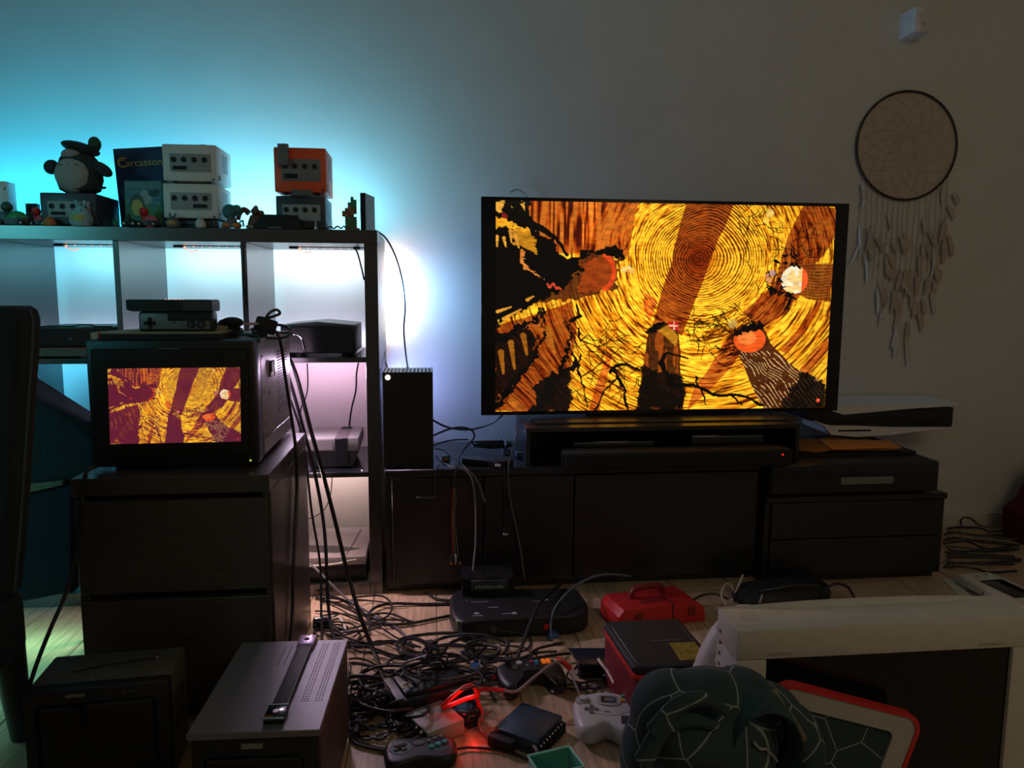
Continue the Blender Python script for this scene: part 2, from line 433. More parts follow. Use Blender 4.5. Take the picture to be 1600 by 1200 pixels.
    fill(polymask(jx, jy, [(60, 620), (235, 585), (245, 690), (190, 780), (60, 890)]), DARK, .03)
    fill(polymask(jx, jy, [(225, 860), (300, 790), (400, 770), (385, 950), (240, 950)]), DARK, .02)
    for a in ([(88, 640), (130, 600), (260, 560), (300, 500)], [(88, 900), (190, 790), (250, 700), (300, 520)], [(240, 950), (330, 800), (365, 690), (395, 560)], [(330, 800), (400, 760), (430, 720)]):
        fill(stroke(jx, jy, a, 20, 5), DARK)
    for a in ([(110, 690), (120, 780)], [(150, 650), (165, 760)], [(200, 620), (215, 700)], [(150, 900), (190, 940)], [(300, 590), (330, 700)]):
        fill(stroke(X, Y, a, 12, 5), (0.55, 0.17, 0.01), .4)
    # middle trunk
    n4 = vnoise(H, Wd, H / 12, Wd / 160, 31)
    fill(polymask(Xw, Yw, [(722, 600), (760, 560), (830, 570), (858, 620), (880, 950), (662, 950)]), (0.05, 0.008, 0.002), .02)
    m = polymask(Xw, Yw, [(722, 640), (760, 590), (850, 600), (870, 900), (690, 780)]) & (n4 > .52); fill(m, (0.30, 0.055, 0.004))
    fill(polymask(jx, jy, [(690, 760), (870, 790), (880, 950), (662, 950)]), DARK, .03)
    fill(polymask(X, Y, [(755, 600), (800, 575), (845, 625), (835, 670), (790, 625)]), (0.62, 0.26, 0.012), .3)
    fill(stroke(jx, jy, [(735, 585), (765, 560), (800, 565)], 22, 12), DARK)
    fill(polymask(X, Y, [(800, 560), (842, 562), (846, 598), (806, 592)]), (0.62, 0.012, 0.012)); fill(stroke(X, Y, [(806, 578), (840, 580)], 3, 3), (0.9, .5, .3)); fill(stroke(X, Y, [(824, 562), (826, 596)], 3, 3), (0.9, .5, .3))
    # right-hand bottom trunk
    m = polymask(Xw, Yw, [(1060, 620), (1110, 580), (1200, 585), (1240, 650), (1505, 850), (1505, 950), (1230, 950)])
    fill(m, (0.060, 0.011, 0.003), .02)
    d = (X - 1150) * .72 - (Y - 640) * .69
    fill(m & (np.sin(d * .42 + n1 * 14) > .80) & (Y > 690) & (n2 > .35), (0.70, 0.42, 0.16))
    fill(polymask(jx, jy, [(1380, 780), (1510, 840), (1510, 960), (1290, 960)]), DARK, .05)
    e = np.hypot((X - 1152) / 70, (Y - 640) / 56)
    fill((e < 1) & (Y < 700), (0.85, 0.10, 0.010)); fill((np.hypot((X - 1140) / 40, (Y - 632) / 30) < 1), (1.0, 0.26, 0.05), .3)
    fill(stroke(jx, jy, [(1080, 600), (1130, 575), (1190, 590)], 16, 14), DARK)
    fill(np.hypot(X - 1075, Y - 568) < 20, (0.65, 0.42, 0.10), .3)
    fill(np.hypot(X - 1468, Y - 912) < 8, (1.0, 0.09, 0.03))
    # right trunk with pale cap
    m = polymask(Xw, Yw, [(1330, 318), (1510, 312), (1510, 482), (1400, 470), (1310, 430)])
    fill(m, (0.24, 0.045, 0.004), .08); fill(m & (np.sin(Y * .5 + n1 * 9) > .7), (0.06, .015, .003))
    e = np.hypot((X - 1335) / 58, (Y - 378) / 60)
    fill(e < 1, (0.95, 0.62, 0.22)); fill((e < 1) & (n2 > .6), (0.98, 0.82, 0.55)); fill((e < 1.02) & (X > 1368), (0.90, 0.10, 0.02))
    rr = random.Random(4)
    for _ in range(46):
        a = rr.uniform(1.6, 4.9); R0 = rr.uniform(64, 125)
        x, y = 1335 + R0 * math.cos(a), 375 + R0 * .95 * math.sin(a)
        fill(stroke(X, Y, [(x, y), (x + rr.uniform(-22, 22), y + rr.uniform(-22, 22))], rr.uniform(3, 8), 3), DARK)
    for x, y, q, c in ((1238, 350, 13, (0.55, 0.30, 0.28)), (1225, 380, 12, (0.75, 0.30, 0.10)), (1215, 362, 9, (.6, .2, .1)), (1215, 95, 18, (0.8, 0.5, 0.1)), (1200, 125, 14, (0.9, 0.5, 0.05)), (640, 345, 12, (.85, .5, .1)), (610, 340, 12, (.7, .5, .15)), (630, 330, 7, (.9, .7, .3))):
        fill(np.hypot(X - x, Y - y) < q, c)
    # bare branches in front
    for pts, a, b in (([(150, 70), (250, 165), (330, 215), (375, 285)], 16, 6), ([(558, 780), (590, 750), (640, 745), (690, 765)], 8, 4), ([(575, 775), (620, 850), (640, 950)], 7, 5),
                      ([(770, 745), (800, 700), (850, 710), (890, 720)], 6, 4), ([(775, 740), (800, 790), (830, 840), (920, 835), (1000, 885), (1080, 880), (1160, 895), (1215, 930)], 10, 5),
                      ([(925, 800), (940, 840), (975, 930)], 5, 3), ([(1000, 885), (1030, 860)], 4, 3), ([(1080, 880), (1130, 925)], 4, 3), ([(400, 690), (440, 800), (470, 930)], 5, 3), ([(440, 800), (520, 740), (530, 680)], 4, 2),
                      ([(420, 590), (440, 640), (520, 670)], 4, 2), ([(440, 640), (470, 620)], 3, 2), ([(500, 950), (540, 860), (600, 800)], 5, 3), ([(395, 560), (430, 540), (415, 490)], 9, 4)):
        fill(stroke(X + (n2 - .5) * 14, Y + (n1 - .5) * 14, pts, a, b), DARK)
    fine = vnoise(H, Wd, H / 110, Wd / 60, 77); C *= (.66 + .62 * fine)[..., None]
    if tube_look:
        lum = C @ np.array([.35, .6, .05])
        k = np.clip((lum - .10) / .25, 0, 1)[..., None]
        C = np.array([0.135, 0.014, 0.030]) * (1 - k) + (C * .9 + np.array([.05, .0, .004])) * k
        C[..., 2] += .004
    return C.astype(np.float32)

# ================================================================ ROOM
def struct(name, m, x0, x1, y0, y1, z0, z1, bev=0):
    o = box(name, m, None, x0, x1, y0, y1, z0, z1, bev); o['kind'] = 'structure'; return o
WY = 0.44
struct('wall_back', WALL, -2.5, 3.1, WY, WY + 0.1, -0.04, 2.6)
struct('wall_left', WALL, -2.6, -2.5, -3.2, WY + 0.1, -0.04, 2.6)
struct('wall_right', WALL, 3.1, 3.2, -3.2, WY + 0.1, -0.04, 2.6)
struct('ceiling', CEIL, -2.6, 3.2, -3.2, WY + 0.1, 2.6, 2.7)
floor = struct('floor', SUB, -2.6, 3.2, -3.2, WY + 0.1, -0.04, -0.012)
zb = W(1510, 802, WY - 0.012).z
struct('baseboard_back', BASEB, 0.02, 3.1, WY - 0.014, WY, 0, zb, 0.003)
struct('baseboard_right', BASEB, 3.086, 3.1, -3.2, WY - 0.014, 0, zb, 0.003)
bm = new(); bx(bm, -0.0942, 0.0942, -0.6, 0.6, -0.012, 0, 0.0012, 1)
plank0 = obj('plank', bm, PLANK, floor)
first = True
for i in range(28):
    x = -2.21 + i * 0.19
    for k in range(3):
        y = 0.44 - 0.6 - k * 1.202 + ((i * 5) % 7) * 0.165
        if y - 0.6 > 0.43: continue
        if first: p = plank0; first = False
        else: p = plank0.copy(); col.objects.link(p); p.parent = floor
        y1 = min(y + 0.6, WY); y0 = max(y - 0.6, -3.1)
        p.location = (x, (y0 + y1) / 2, 0); p.scale = (1, (y1 - y0) / 1.2, 1)

# ================================================================ CUBE SHELF
sh = thing('cube_shelf', 'black-brown open cube shelf against the wall, glowing with LED light behind', 'shelf', (-1.472, 0, 0))
SX = -1.472
def shb(name, x0, x1, y0, y1, z0, z1): return box(name, SHELFM, sh, x0 - SX, x1 - SX, y0, y1, z0, z1, 0.0012, 1)
shb('top_board', SX, 0, 0, .39, 1.079, 1.118)
shb('bottom_board', SX + .039, -.039, 0, .39, 0, .039)
shb('side_panel', -.039, 0, 0, .39, 0, 1.079); shb('side_panel', SX, SX + .039, 0, .39, 0, 1.079)
XD = [-.391, -.743, -1.095]
for x in XD: shb('divider', x, x + .016, .001, .389, .039, 1.079)
for a, b in ((-.375, -.039), (-.727, -.391), (-1.079, -.743), (SX + .039, -1.095)):
    shb('shelf_board', a, b, .001, .389, .727, .743); shb('shelf_board', a, b, .001, .389, .375, .391)

LEDW = mat('led_bead', (0.9, 0.6, 0.5), 0.4, emit=(1.0, 0.36, 0.22), es=1.3)
LEDC = mat('led_bead_hot', (0.9, 0.7, 0.6), 0.4, emit=(1.0, 0.50, 0.30), es=1.8)
for (a, b), lab in zip(((-.375, -.039), (-.727, -.391), (-1.079, -.743)), ('rightmost lit cube', 'cube between the two others', 'leftmost lit cube')):
    t = thing('led_strip', 'LED strip with orange points under the shelf top, in the ' + lab, 'light strip', (a, 0, 1.079), group='LED strips under the shelf top')
    L = b - a
    box('backing_tape', LGREY, t, .09, L - .01, .205, .215, -.0022, -.0002)
    box('clip', BLK, t, .085, .112, .200, .222, -.006, 0, .001); box('clip', BLK, t, L - .05, L - .03, .200, .222, -.006, 0, .001)
    for k in range(8):
        bm = new(); sph(bm, (.118 + k * .0255, .21, -.0035), .0019, 8); obj('led', bm, LEDC if k < 2 else LEDW, t)  # glowing beads stand for LED reflections in the glossy underside
    bm = new(); tube(bm, [(.11, .215, -.004), (.14, .20, -.018), (.155, .215, -.012)], .0016, 5); sph(bm, (.145, .202, -.018), .0026, 8); obj('loose_end', bm, LEDW, t)

# ================================================================ TV BENCH
tb = thing('tv_bench', 'long low black-brown TV bench under the television', 'bench', (.012, 0, 0))
def tbb(name, x0, x1, y0, y1, z0, z1, m=BROWNBLACK, bev=.002): return box(name, m, tb, x0 - .012, x1 - .012, y0, y1, z0, z1, bev, 1)
tbb('top', .012, 1.205, -.02, .40, .375, .40)
for x in (.012, .60, 1.187): tbb('side_panel', x, x + .018, .0, .395, .03, .375)
tbb('plinth', .012, 1.205, .02, .395, 0, .03); tbb('back_panel', .03, 1.187, .385, .395, .03, .375)
d1 = tbb('door', .032, .312, -.018, -.001, .034, .372); d2 = tbb('door', .316, .598, -.018, -.001, .034, .372); d3 = tbb('door', .602, 1.203, -.018, -.001, .034, .372)
bm = new(); tube(bm, [(.10, -.019, .318), (.105, -.034, .315), (.155, -.034, .315), (.16, -.019, .318)], .004, 6); obj('handle', bm, BLK, d1)
tl = thing('media_cabinet', 'lower black media cabinet at the end of the TV bench', 'cabinet', (1.215, -.06, 0))
for n, a in (('top', (0, .62, 0, .45, .275, .293)), ('side_panel', (0, .018, .012, .45, .02, .275)), ('side_panel', (.602, .62, .012, .45, .02, .275)), ('drawer', (.02, .60, 0, .016, .155, .273)), ('drawer', (.02, .60, 0, .016, .03, .151)), ('plinth', (.01, .61, .03, .44, 0, .02)), ('back_panel', (.018, .602, .44, .45, .02, .275))):
    box(n, BROWNBLACK, tl, *a, .0015, 1)
dk = thing('disc_player', 'wide black disc player with a grey label on the media cabinet', 'player', (1.225, -.055, .293))
box('case', BLK, dk, 0, .575, 0, .34, .008, .107, .004); box('front_panel', BLKG, dk, .004, .571, -.006, 0, .012, .103, .003)
box('label_plate', MGREY, dk, .235, .415, -.0075, -.006, .038, .062, .001); box('disc_tray', BLKM, dk, .03, .20, -.009, -.006, .06, .085, .001)
for x in (.03, .53):
    for y in (.03, .30): bm = new(); cyl(bm, (x, y, 0), (x, y, .009), .014, .014, 10); obj('foot', bm, BLKM, dk)

# riser over the bench, with two slim consoles inside and a soundbar in front
rs = thing('tv_riser', 'low black open box that lifts the television off the bench', 'riser', (.448, .005, .40))
for n, a in (('top', (0, .90, 0, .27, .104, .118)), ('side_panel', (0, .014, 0, .27, 0, .104)), ('side_panel', (.886, .90, 0, .27, 0, .104)), ('back_panel', (.014, .886, .262, .27, 0, .104))):
    box(n, BROWNBLACK, rs, *a, .001, 1)
for x, wd, h, lab in ((.60, .265, .070, 'slim black game console inside the TV riser, behind the middle of the soundbar'), (.985, .245, .084, 'taller slim black game console inside the TV riser, near the soundbar power light')):
    c = thing('slim_console', lab, 'console', (x, .012, .4002), group='slim consoles inside the riser')
    box('case', BLKG, c, 0, wd, .002, .20, 0, h, .004); box('edge_strip', SILVER, c, .004, wd - .004, .0, .004, h - .006, h - .0035, .0005, 1); box('disc_slot', DGREY, c, .03, wd * .6, -.0005, .003, h * .45, h * .45 + .004, .0005, 1)
sb = thing('soundbar', 'long black soundbar lying in front of the TV riser', 'speaker', (.545, -.085, .4001))
bm = new(); slab(bm, [(0, 0), (.735, 0), (.722, .078), (.013, .078)], 0, .056, .006); obj('cabinet', bm, BLKM, sb)
box('grille', mat('speaker_cloth', (0.012, 0.012, 0.012), 0.9, 0, 0.4, 600), sb, .012, .723, -.004, .003, .006, .050, .003)
bm = new(); sph(bm, (.700, -.0048, .040), .003, 8); obj('power_light', bm, mat('red_led', (.5, 0, 0), .4, emit=(1, .02, .02), es=1.2), sb)
for x in (.06, .085, .11): box('button', DGREY, sb, x, x + .014, .03, .04, .056, .058, .0005, 1)

# ================================================================ TELEVISION
tv = thing('television', 'large flat television showing an amber tree-ring game scene', 'television', (.319, .17, .518))
TX, TZ = .319, .518
bm = new(); bx(bm, 0, 1.250, 0, .012, .533 - TZ, 1.243 - TZ, .002, 2); obj('panel', bm, BLKG, tv)
bm = new(); bx(bm, .16, 1.08, .012, .05, .55 - TZ, .90 - TZ, .01, 2); obj('rear_housing', bm, BLK, tv)
quadmesh('screen', mat_attr('tv_picture', 1.12), tv, paint(560, 343), (.3665 - TX, -.0012, 1.2315 - TZ), (1.5205 - TX, -.0012, 1.2315 - TZ), (.3665 - TX, -.0012, .5455 - TZ))
bm = new(); slab(bm, [(.17, -.10), (1.07, -.10), (1.07, .07), (.17, .07)], .0005, .006, .0015, 1); obj('stand_base', bm, mat('stand_metal', (.10, .09, .085), .35, .6), tv)
bm = new(); bx(bm, .36, .90, .018, .045, .004, .04, .003); obj('stand_neck', bm, BLK, tv)

# ================================================================ TALL CONSOLE (left end of the bench)
X = thing('tower_console', 'tall black tower game console with a glowing round power button', 'console', (.008, -.005, .4002))
box('case', BLKM, X, 0, .152, .002, .153, .004, .2945, .001); box('front_face', BLKM, X, .001, .151, 0, .003, .004, .297, .001, 1)
for a in ((0, .003, 0, .153), (.149, .152, 0, .153)): box('top_rim', BLK, X, a[0], a[1], a[2], a[3], .294, .2975, .0005, 1)
GRN = mat('vent_fin_green', (.20, .34, .36), .35)
for k in range(13):
    x = .006 + k * .0116
    box('vent_fin', GRN, X, x, x + .0060, .003, .152, .294, .2972, .0004, 1)
bm = new(); cyl(bm, (.017, -.0022, .282), (.017, .001, .282), .0078, .0078, 20); pb = obj('power_button', bm, mat('white_glow', (.9, .9, .8), .4, emit=(1, .97, .75), es=2.2), X)
bm = new()
for s in (1, -1): tube(bm, [(.017 - .0042, -.0028, .282 - s * .0042), (.017, -.0026, .282), (.017 + .0042, -.0028, .282 + s * .0042)], .0009, 5)
obj('button_emblem', bm, MGREY, pb)
box('disc_slot', BLKG, X, .022, .0245, -.0006, .001, .03, .15, .0004, 1)
box('base', BLK, X, .012, .14, .012, .14, 0, .005, .001, 1)

# ================================================================ NIGHTSTAND
ns = thing('nightstand', 'dark brown two-drawer chest carrying the small tube monitor', 'chest', (-.592, -.664, 0))
nw, nd = .400, .483
zt = .550; zb1 = W(300, 772, -.664).z; zg0 = W(300, 935, -.664).z; zg1 = W(300, 924, -.664).z
box('top', NIGHT, ns, 0, nw, 0, nd, zb1, zt, .0015, 1)
box('side_panel', NIGHT, ns, nw - .018, nw, .010, nd, 0, zb1, .001, 1); box('side_panel', NIGHT, ns, 0, .018, .010, nd, 0, zb1, .001, 1)
box('back_panel', NIGHT, ns, .018, nw - .018, nd - .008, nd, .02, zb1)
box('drawer', NIGHT, ns, .004, nw - .006, 0, .018, zg1, zb1 - .012, .0015, 1); box('drawer', NIGHT, ns, .004, nw - .006, 0, .018, .035, zg0, .0015, 1)
box('plinth', BLKM, ns, .018, nw - .018, .03, .06, 0, .035)

# ================================================================ TUBE MONITOR ON THE NIGHTSTAND
cm = thing('tube_monitor', 'small professional tube monitor on the nightstand, showing the amber game scene', 'monitor', (-.574, -.60, .55))
mw, mh, md = .346, .283, .43
bm = new(); bx(bm, 0, mw, 0, .06, .008, mh, .006, 2)
obj('bezel', bm, BLK, cm)
box('housing', METAL, cm, .004, mw - .004, .06, md, .014, mh - .002, .004)
box('inner_frame', BLKM, cm, .012, mw - .012, -.004, .004, .03, mh - .018, .006)
def loc(px, py, Y=-.605): p = W(px, py, Y); return (p.x + .574, Y + .60, p.z - .55)
quadmesh('screen', mat_attr('tube_picture', 0.95, .1), cm, paint(300, 172, True), loc(168, 576), loc(375, 574), loc(172, 694))
p = loc(245, 549); box('label_plate', mat('label_silver', (.10, .13, .13), .4, .5), cm, p[0], p[0] + .047, -.0016, .001, p[2] + .0, p[2] + .007, .0005, 1)
bm = new(); p = loc(391, 720); sph(bm, (p[0], -.002, p[2]), .0022, 8); obj('power_light', bm, mat('green_led', (.3, .5, .1), .4, emit=(.6, .9, .15), es=.8), cm)
for k in range(7):
    bm = new(); x = .07 + k * .03; cyl(bm, (x, -.006, .0215), (x, .002, .0215), .0045, .0045, 10); obj('knob', bm, BLKM, cm)
sp = box('side_panel', METAL, cm, mw - .004, mw - .001, .066, md - .01, .055, mh - .022, .001, 1)
box('lower_ridge', METAL, cm, mw - .004, mw + .002, .066, md, .016, .052, .002, 1)
hr = box('handle_recess', BLKM, cm, mw - .0012, mw + .0004, .155, .205, .185, .222, .003, 2)
box('recess_lip', LGREY, hr, mw - .001, mw + .0009, .16, .20, .186, .196, .002, 1)
bm = new()
for k in range(22): bx(bm, mw - .0012, mw + .0002, .25, .375, .085 + k * .0072, .0875 + k * .0072)
tag(obj('vent_slots', bm, BLKM, cm), None, kind='stuff')
for y, z in ((.08, .24), (.08, .16), (.08, .09), (.14, .15), (.40, .24)):
    bm = new(); cyl(bm, (mw - .002, y, z), (mw + .0015, y, z), .004, .0035, 8); obj('screw', bm, SILVER, cm)
for x in (.03, mw - .05):
    for y in (.04, md - .06): box('foot', BLKM, cm, x, x + .025, y, y + .025, 0, .015, .002, 1)
bm = new(); cyl(bm, (mw - .10, md, .09), (mw - .10, md + .012, .09), .009, .009, 10); obj('rear_socket', bm, SILVER, cm)

# ================================================================ SMALL DARK MONITORS ON THE FLOOR
a = F(32, 1083, .22); b = F(262, 1063, .22); ang = math.atan2(b.y - a.y, b.x - a.x); wd = (b - a).length
OLV = mat('dark_olive_plastic', (.085, .082, .060), .5, 0, .15, 60)
c2 = thing('field_monitor', 'small dark tube monitor on the floor, switched off, turned slightly, in front of the nightstand', 'monitor', (a.x, a.y, 0), ang)
box('bezel', BLK, c2, 0, wd, 0, .03, .008, .218, .004)
bm = new(); bx(bm, .003, wd - .003, .03, .145, .012, .216, .003); obj('housing', bm, OLV, c2)
bm = new(); lo = [(.02, .02), (wd - .02, .02), (wd - .02, .15), (.02, .15)]
A = [bm.verts.new((x, .145, z)) for x, z in lo]; B = [bm.verts.new((wd / 2 + (x - wd / 2) * .7, .215, .03 + (z - .03) * .7)) for x, z in lo]
for i in range(4): bm.faces.new((A[i], A[(i + 1) % 4], B[(i + 1) % 4], B[i]))
bm.faces.new(A[::-1]); bm.faces.new(B); obj('rear_cone', bm, OLV, c2)
box('screen', GLASS, c2, .022, wd - .022, -.003, .004, .045, .192, .01, 3); box('label_plate', mat('label_dim', (.16, .16, .16), .5), c2, .072, .105, -.0012, .001, .203, .209, .0005, 1)
for x in (.165, .18): box('button', DGREY, c2, x, x + .01, -.002, .001, .203, .208, .0005, 1)
bm = new(); tube(bm, [(.06, .07, .218), (.13, .085, .2205), (.20, .10, .218)], .0015, 5); obj('top_seam', bm, BLKM, c2)
for x, y in ((.10, .05), (.20, .11)): bm = new(); cyl(bm, (x, y, .216), (x, y, .2185), .004, .0035, 8); obj('screw', bm, SILVER, c2)
bm = new()
for k in range(9): bx(bm, wd - .0035, wd - .0022, .045, .12, .09 + k * .009, .093 + k * .009)
tag(obj('vent_slots', bm, BLKM, c2), None, kind='stuff')
for x in (.02, wd - .04):
    for y in (.015, .11): box('foot', BLKM, c2, x, x + .02, y, y + .02, 0, .013, .002, 1)

a = F(290, 1148, .22); b = F(500, 1140, .22); d = F(540, 999, .22); wd = (b - a).length; dp = (d - b).length
ang = math.atan2(b.y - a.y, b.x - a.x)
c3 = thing('handle_monitor', 'small tube monitor with a carry strap across its grey steel top, on the floor', 'monitor', (a.x, a.y, 0), ang)
LID = mat('violet_grey_steel', (.16, .155, .17), .42, .2, .06, 120)
box('top_lid', LID, c3, 0, wd, 0, dp, .208, .220, .0012, 1)
box('housing', mat('dark_brown_steel', (.075, .07, .065), .5, .1), c3, .002, wd - .002, .016, dp - .002, .012, .208, .001, 1)
box('front_panel', BLK, c3, .004, wd - .004, .008, .02, .012, .206, .002)
box('screen', GLASS, c3, .025, wd - .03, .004, .012, .05, .172, .008, 3); box('label_plate', mat('label_dim2', (.22, .22, .22), .5), c3, .085, .12, .0065, .009, .186, .195, .0005, 1)
bm = new()
def dots(x0, x1, y0, y1, nx, ny):
    for i in range(nx):
        for j in range(ny):
            x = x0 + (x1 - x0) * i / max(1, nx - 1); y = y0 + (y1 - y0) * j / (ny - 1)
            cyl(bm, (x, y, .2199), (x, y, .2203), .0016, .0016, 6)
dots(.168, .178, .09, .305, 3, 30); dots(.192, .202, .09, .305, 3, 30); dots(.095, .13, .225, .30, 4, 11)
tag(obj('vent_holes', bm, BLKM, c3), None, kind='stuff')
bm = new(); bx(bm, .122, .148, .045, .305, .2262, .2292, .001); hs = obj('carry_strap', bm, mat('black_strap', (.015, .015, .017), .6, 0, .3, 200), c3)
box('strap_edge', mat('strap_edge_grey', (.25, .27, .28), .4), c3, .1475, .1488, .05, .30, .2262, .2296, .0004, 1)
for y, m in ((.020, BLKG), (.285, mat('violet_metal', (.55, .40, .62), .3, .5))):
    e = box('strap_end', m, c3, .118, .152, y, y + .042, .220, .231, .002); bm = new(); cyl(bm, (.135, y + .021, .230), (.135, y + .021, .2325), .006, .005, 12); obj('screw', bm, BLKM if y > .1 else SILVER, e)
    if y < .1:
        for yy in (y - .002, y + .040): box('end_trim', mat('teal_trim', (.16, .30, .30), .35, .4), e, .117, .153, yy, yy + .003, .229, .2322, .0005, 1)
for x in (.02, wd - .04):
    for y in (.03, dp - .05): box('foot', BLKM, c3, x, x + .02, y, y + .02, 0, .013, .002, 1)

# ================================================================ LARGE PALE MONITOR
a = F(1153, 986, .47); b = F(1600, 966, .47); ang = math.atan2(b.y - a.y, b.x - a.x)
wm = thing('wide_monitor', 'big beige tube computer monitor standing on the floor, switched off', 'monitor', (a.x, a.y, 0), ang)
bw = .575
def L2(px, py):
    """picture point on the monitor's front plane, in the monitor's own axes"""
    d = ray(px, py); nx, ny = -math.sin(ang), math.cos(ang)
    t = ((a.x - CAM.x) * nx + (a.y - CAM.y) * ny) / (d.x * nx + d.y * ny); p = CAM + d * t
    return ((p.x - a.x) * math.cos(ang) + (p.y - a.y) * math.sin(ang), p.z)
sx0, sz1 = L2(1199, 1031); sx1 = L2(1583, 1019)[0]; bw = sx1 + sx0 * .9
for n, q in (('bezel_top', (0, bw, 0, .075, sz1, .47)), ('bezel_bottom', (0, bw, 0, .075, .03, .085)), ('bezel_side', (0, sx0, 0, .075, .085, sz1)), ('bezel_side', (sx1, bw, 0, .075, .085, sz1))):
    box(n, BEIGE, wm, *q, .003, 2)
bm = new(); bx(bm, sx0 - .004, sx1 + .004, .006, .05, .08, sz1 + .004, .0); obj('screen', bm, GLASS, wm)
bm = new()
prof = [(x * bw / .575, z) for x, z in ((0, 0.0), (.04, .004), (.10, .016), (.17, .026), (.29, .031), (.40, .028), (.48, .018), (.54, .005), (.575, 0))]
zpk = W(1330, 935, a.y + .075).z - .47; prof = [(x, z / .031 * zpk) for x, z in prof]
rows = []
for y, s, dz, sc in ((.062, .0, -.004, .995), (.070, .75, -.001, .995), (.078, 1.0, 0, .99), (.095, 1.0, -.010, .91), (.16, .9, -.055, .80), (.24, .8, -.11, .64)):
    rows.append([bm.verts.new((bw / 2 + (x - bw / 2) * sc, y, .470 + z * s + dz)) for x, z in prof] + [bm.verts.new((bw / 2 + (bw / 2 - .002) * sc, y, .06)), bm.verts.new((bw / 2 - (bw / 2 - .002) * sc, y, .06))])
rows.append([bm.verts.new((bw / 2 + (x - bw / 2) * .40, .36, .30 + z * .8)) for x, z in prof] + [bm.verts.new((bw * .70, .36, .09)), bm.verts.new((bw * .30, .36, .09))])
for A, B in zip(rows, rows[1:]):
    n = len(A)
    for i in range(n): bm.faces.new((A[i], A[(i + 1) % n], B[(i + 1) % n], B[i]))
bm.faces.new(rows[0][::-1]); bm.faces.new(rows[-1]); obj('rear_housing', bm, BEIGE, wm)
bm = new()
for k in range(18): bx(bm, -.0022, .0005, .060, .073, .15 + k * .017, .156 + k * .017)
tag(obj('side_ribs', bm, BEIGE, wm), None, kind='stuff')
bm = new(); sph(bm, (.085, .160, .15), (.108, .078, .285), 28); obj('side_bulge', bm, BEIGE, wm)
bm = new()
for i in range(6):
    for j in range(4): cyl(bm, (.022 + i * .005 + j * .001, .030 + j * .008, .4695), (.022 + i * .005 + j * .001, .030 + j * .008, .4703), .0009, .0009, 6)
tag(obj('mic_holes', bm, DGREY, wm), None, kind='stuff')
x, z = L2(1221, 1021); box('badge', mat('badge_grey', (.35, .33, .30), .5), wm, x - .018, x + .018, -.001, .001, z - .002, z + .002, .0003, 1)
x, z = L2(1550, 1006); box('badge', mat('badge_grey', (.35, .33, .30), .5), wm, x - .02, x + .02, -.001, .001, z - .002, z + .002, .0003, 1)
bm = new(); lathe(bm, [(.16, 0), (.165, .008), (.15, .016), (.10, .028), (.09, .065)], (bw / 2, .17, 0), 24); obj('swivel_base', bm, BEIGE, wm)

# ================================================================ CHAIRS AT THE EDGE
ch = thing('dining_chair', 'dark blue upholstered high-back chair, nearest the camera, cut by the frame edge', 'chair', (-.80, -.9, 0))
CX, CY = -.80, -.9
zt = W(30, 478, -.9).z
edge = [W(x, y, -.9) for x, y in ((47, 484), (52, 500), (51, 540), (46, 610), (41, 690), (36, 770), (30, 850), (23, 925))]
bm = new(); poly = [(p.x, p.z) for p in edge]
poly = [(W(38, 478, -.9).x, zt)] + poly
poly += [(poly[-1][0] - .30, poly[-1][1]), (poly[0][0] - .28, zt)]
R = Matrix(((1, 0, 0, -CX), (0, 0, 1, -CY), (0, 1, 0, 0), (0, 0, 0, 1)))
slab(bm, poly[::-1], -.945, -.865, .014, 4, R); obj('backrest', bm, FABRIC, ch)
bm = new(); tube(bm, [(p.x - CX + .0005, -.004, p.z) for p in edge], .0028, 6); obj('piping', bm, FABRICE, ch)
zs = edge[-1].z
bm = new(); bx(bm, -.20, edge[-1].x - CX + .004, -.40, .04, zs - .13, zs + .0, .03, 3); obj('seat', bm, FABRIC, ch)
LEGW = mat('dark_chair_leg', (.02, .022, .022), .5)
ft = F(44, 1150, 0); tp = W(4, 945, -.86)
bm = new(); cyl(bm, (tp.x - CX, tp.y - CY, zs - .09), (ft.x - CX - .012, ft.y - CY, 0), .030, .021, 14); obj('leg', bm, LEGW, ch)
for x, y, dx, dy in ((-.17, -.02, -.03, .05), (.17, -.36, .03, -.02), (-.17, -.36, -.03, -.02)):
    bm = new(); A = Vector((x, y, zs - .10)); B = Vector((x + dx, y + dy, 0)); cyl(bm, A, B, .026, .017, 12); obj('leg', bm, LEGW, ch)

ac = thing('armchair', 'dark blue armchair with a sloping arm, squeezed beside the shelf', 'armchair', (-.90, -.30, 0))
AX, AY = -.90, -.30
def side_panel(name, pts, y0, y1, m, bev):
    bm = new(); q = [W(x, y, -.30) for x, y in pts]; q = [(p.x, max(p.z, 0)) for p in q]
    slab(bm, q, y0, y1, bev, 3, Matrix(((1, 0, 0, -AX), (0, 0, 1, -AY), (0, 1, 0, 0), (0, 0, 0, 1)))); return obj(name, bm, m, ac)
side_panel('arm', [(-60, 768), (36, 757), (112, 747), (158, 735), (158, 680), (135, 663), (50, 609), (10, 585), (-60, 580)], -.34, -.20, FABRIC, .015)
side_panel('seat_rail', [(-60, 786), (36, 768), (112, 751), (112, 744), (36, 752), (-60, 766)], -.347, -.20, mat('olive_wood_rail', (.12, .13, .085), .6, 0, .2), .002)
side_panel('side_skirt', [(-60, 950), (28, 936), (80, 926), (122, 918), (122, 748), (36, 764), (-60, 782)], -.335, -.22, mat('navy_fabric', (.006, .015, .026), .95, 0, .3, 160), .008)
for x in (-.14, .165):
    for y in (.0, .085): bm = new(); cyl(bm, (x, y, .16), (x + .01, y, 0), .014, .010, 10); obj('leg', bm, LEGW, ac)

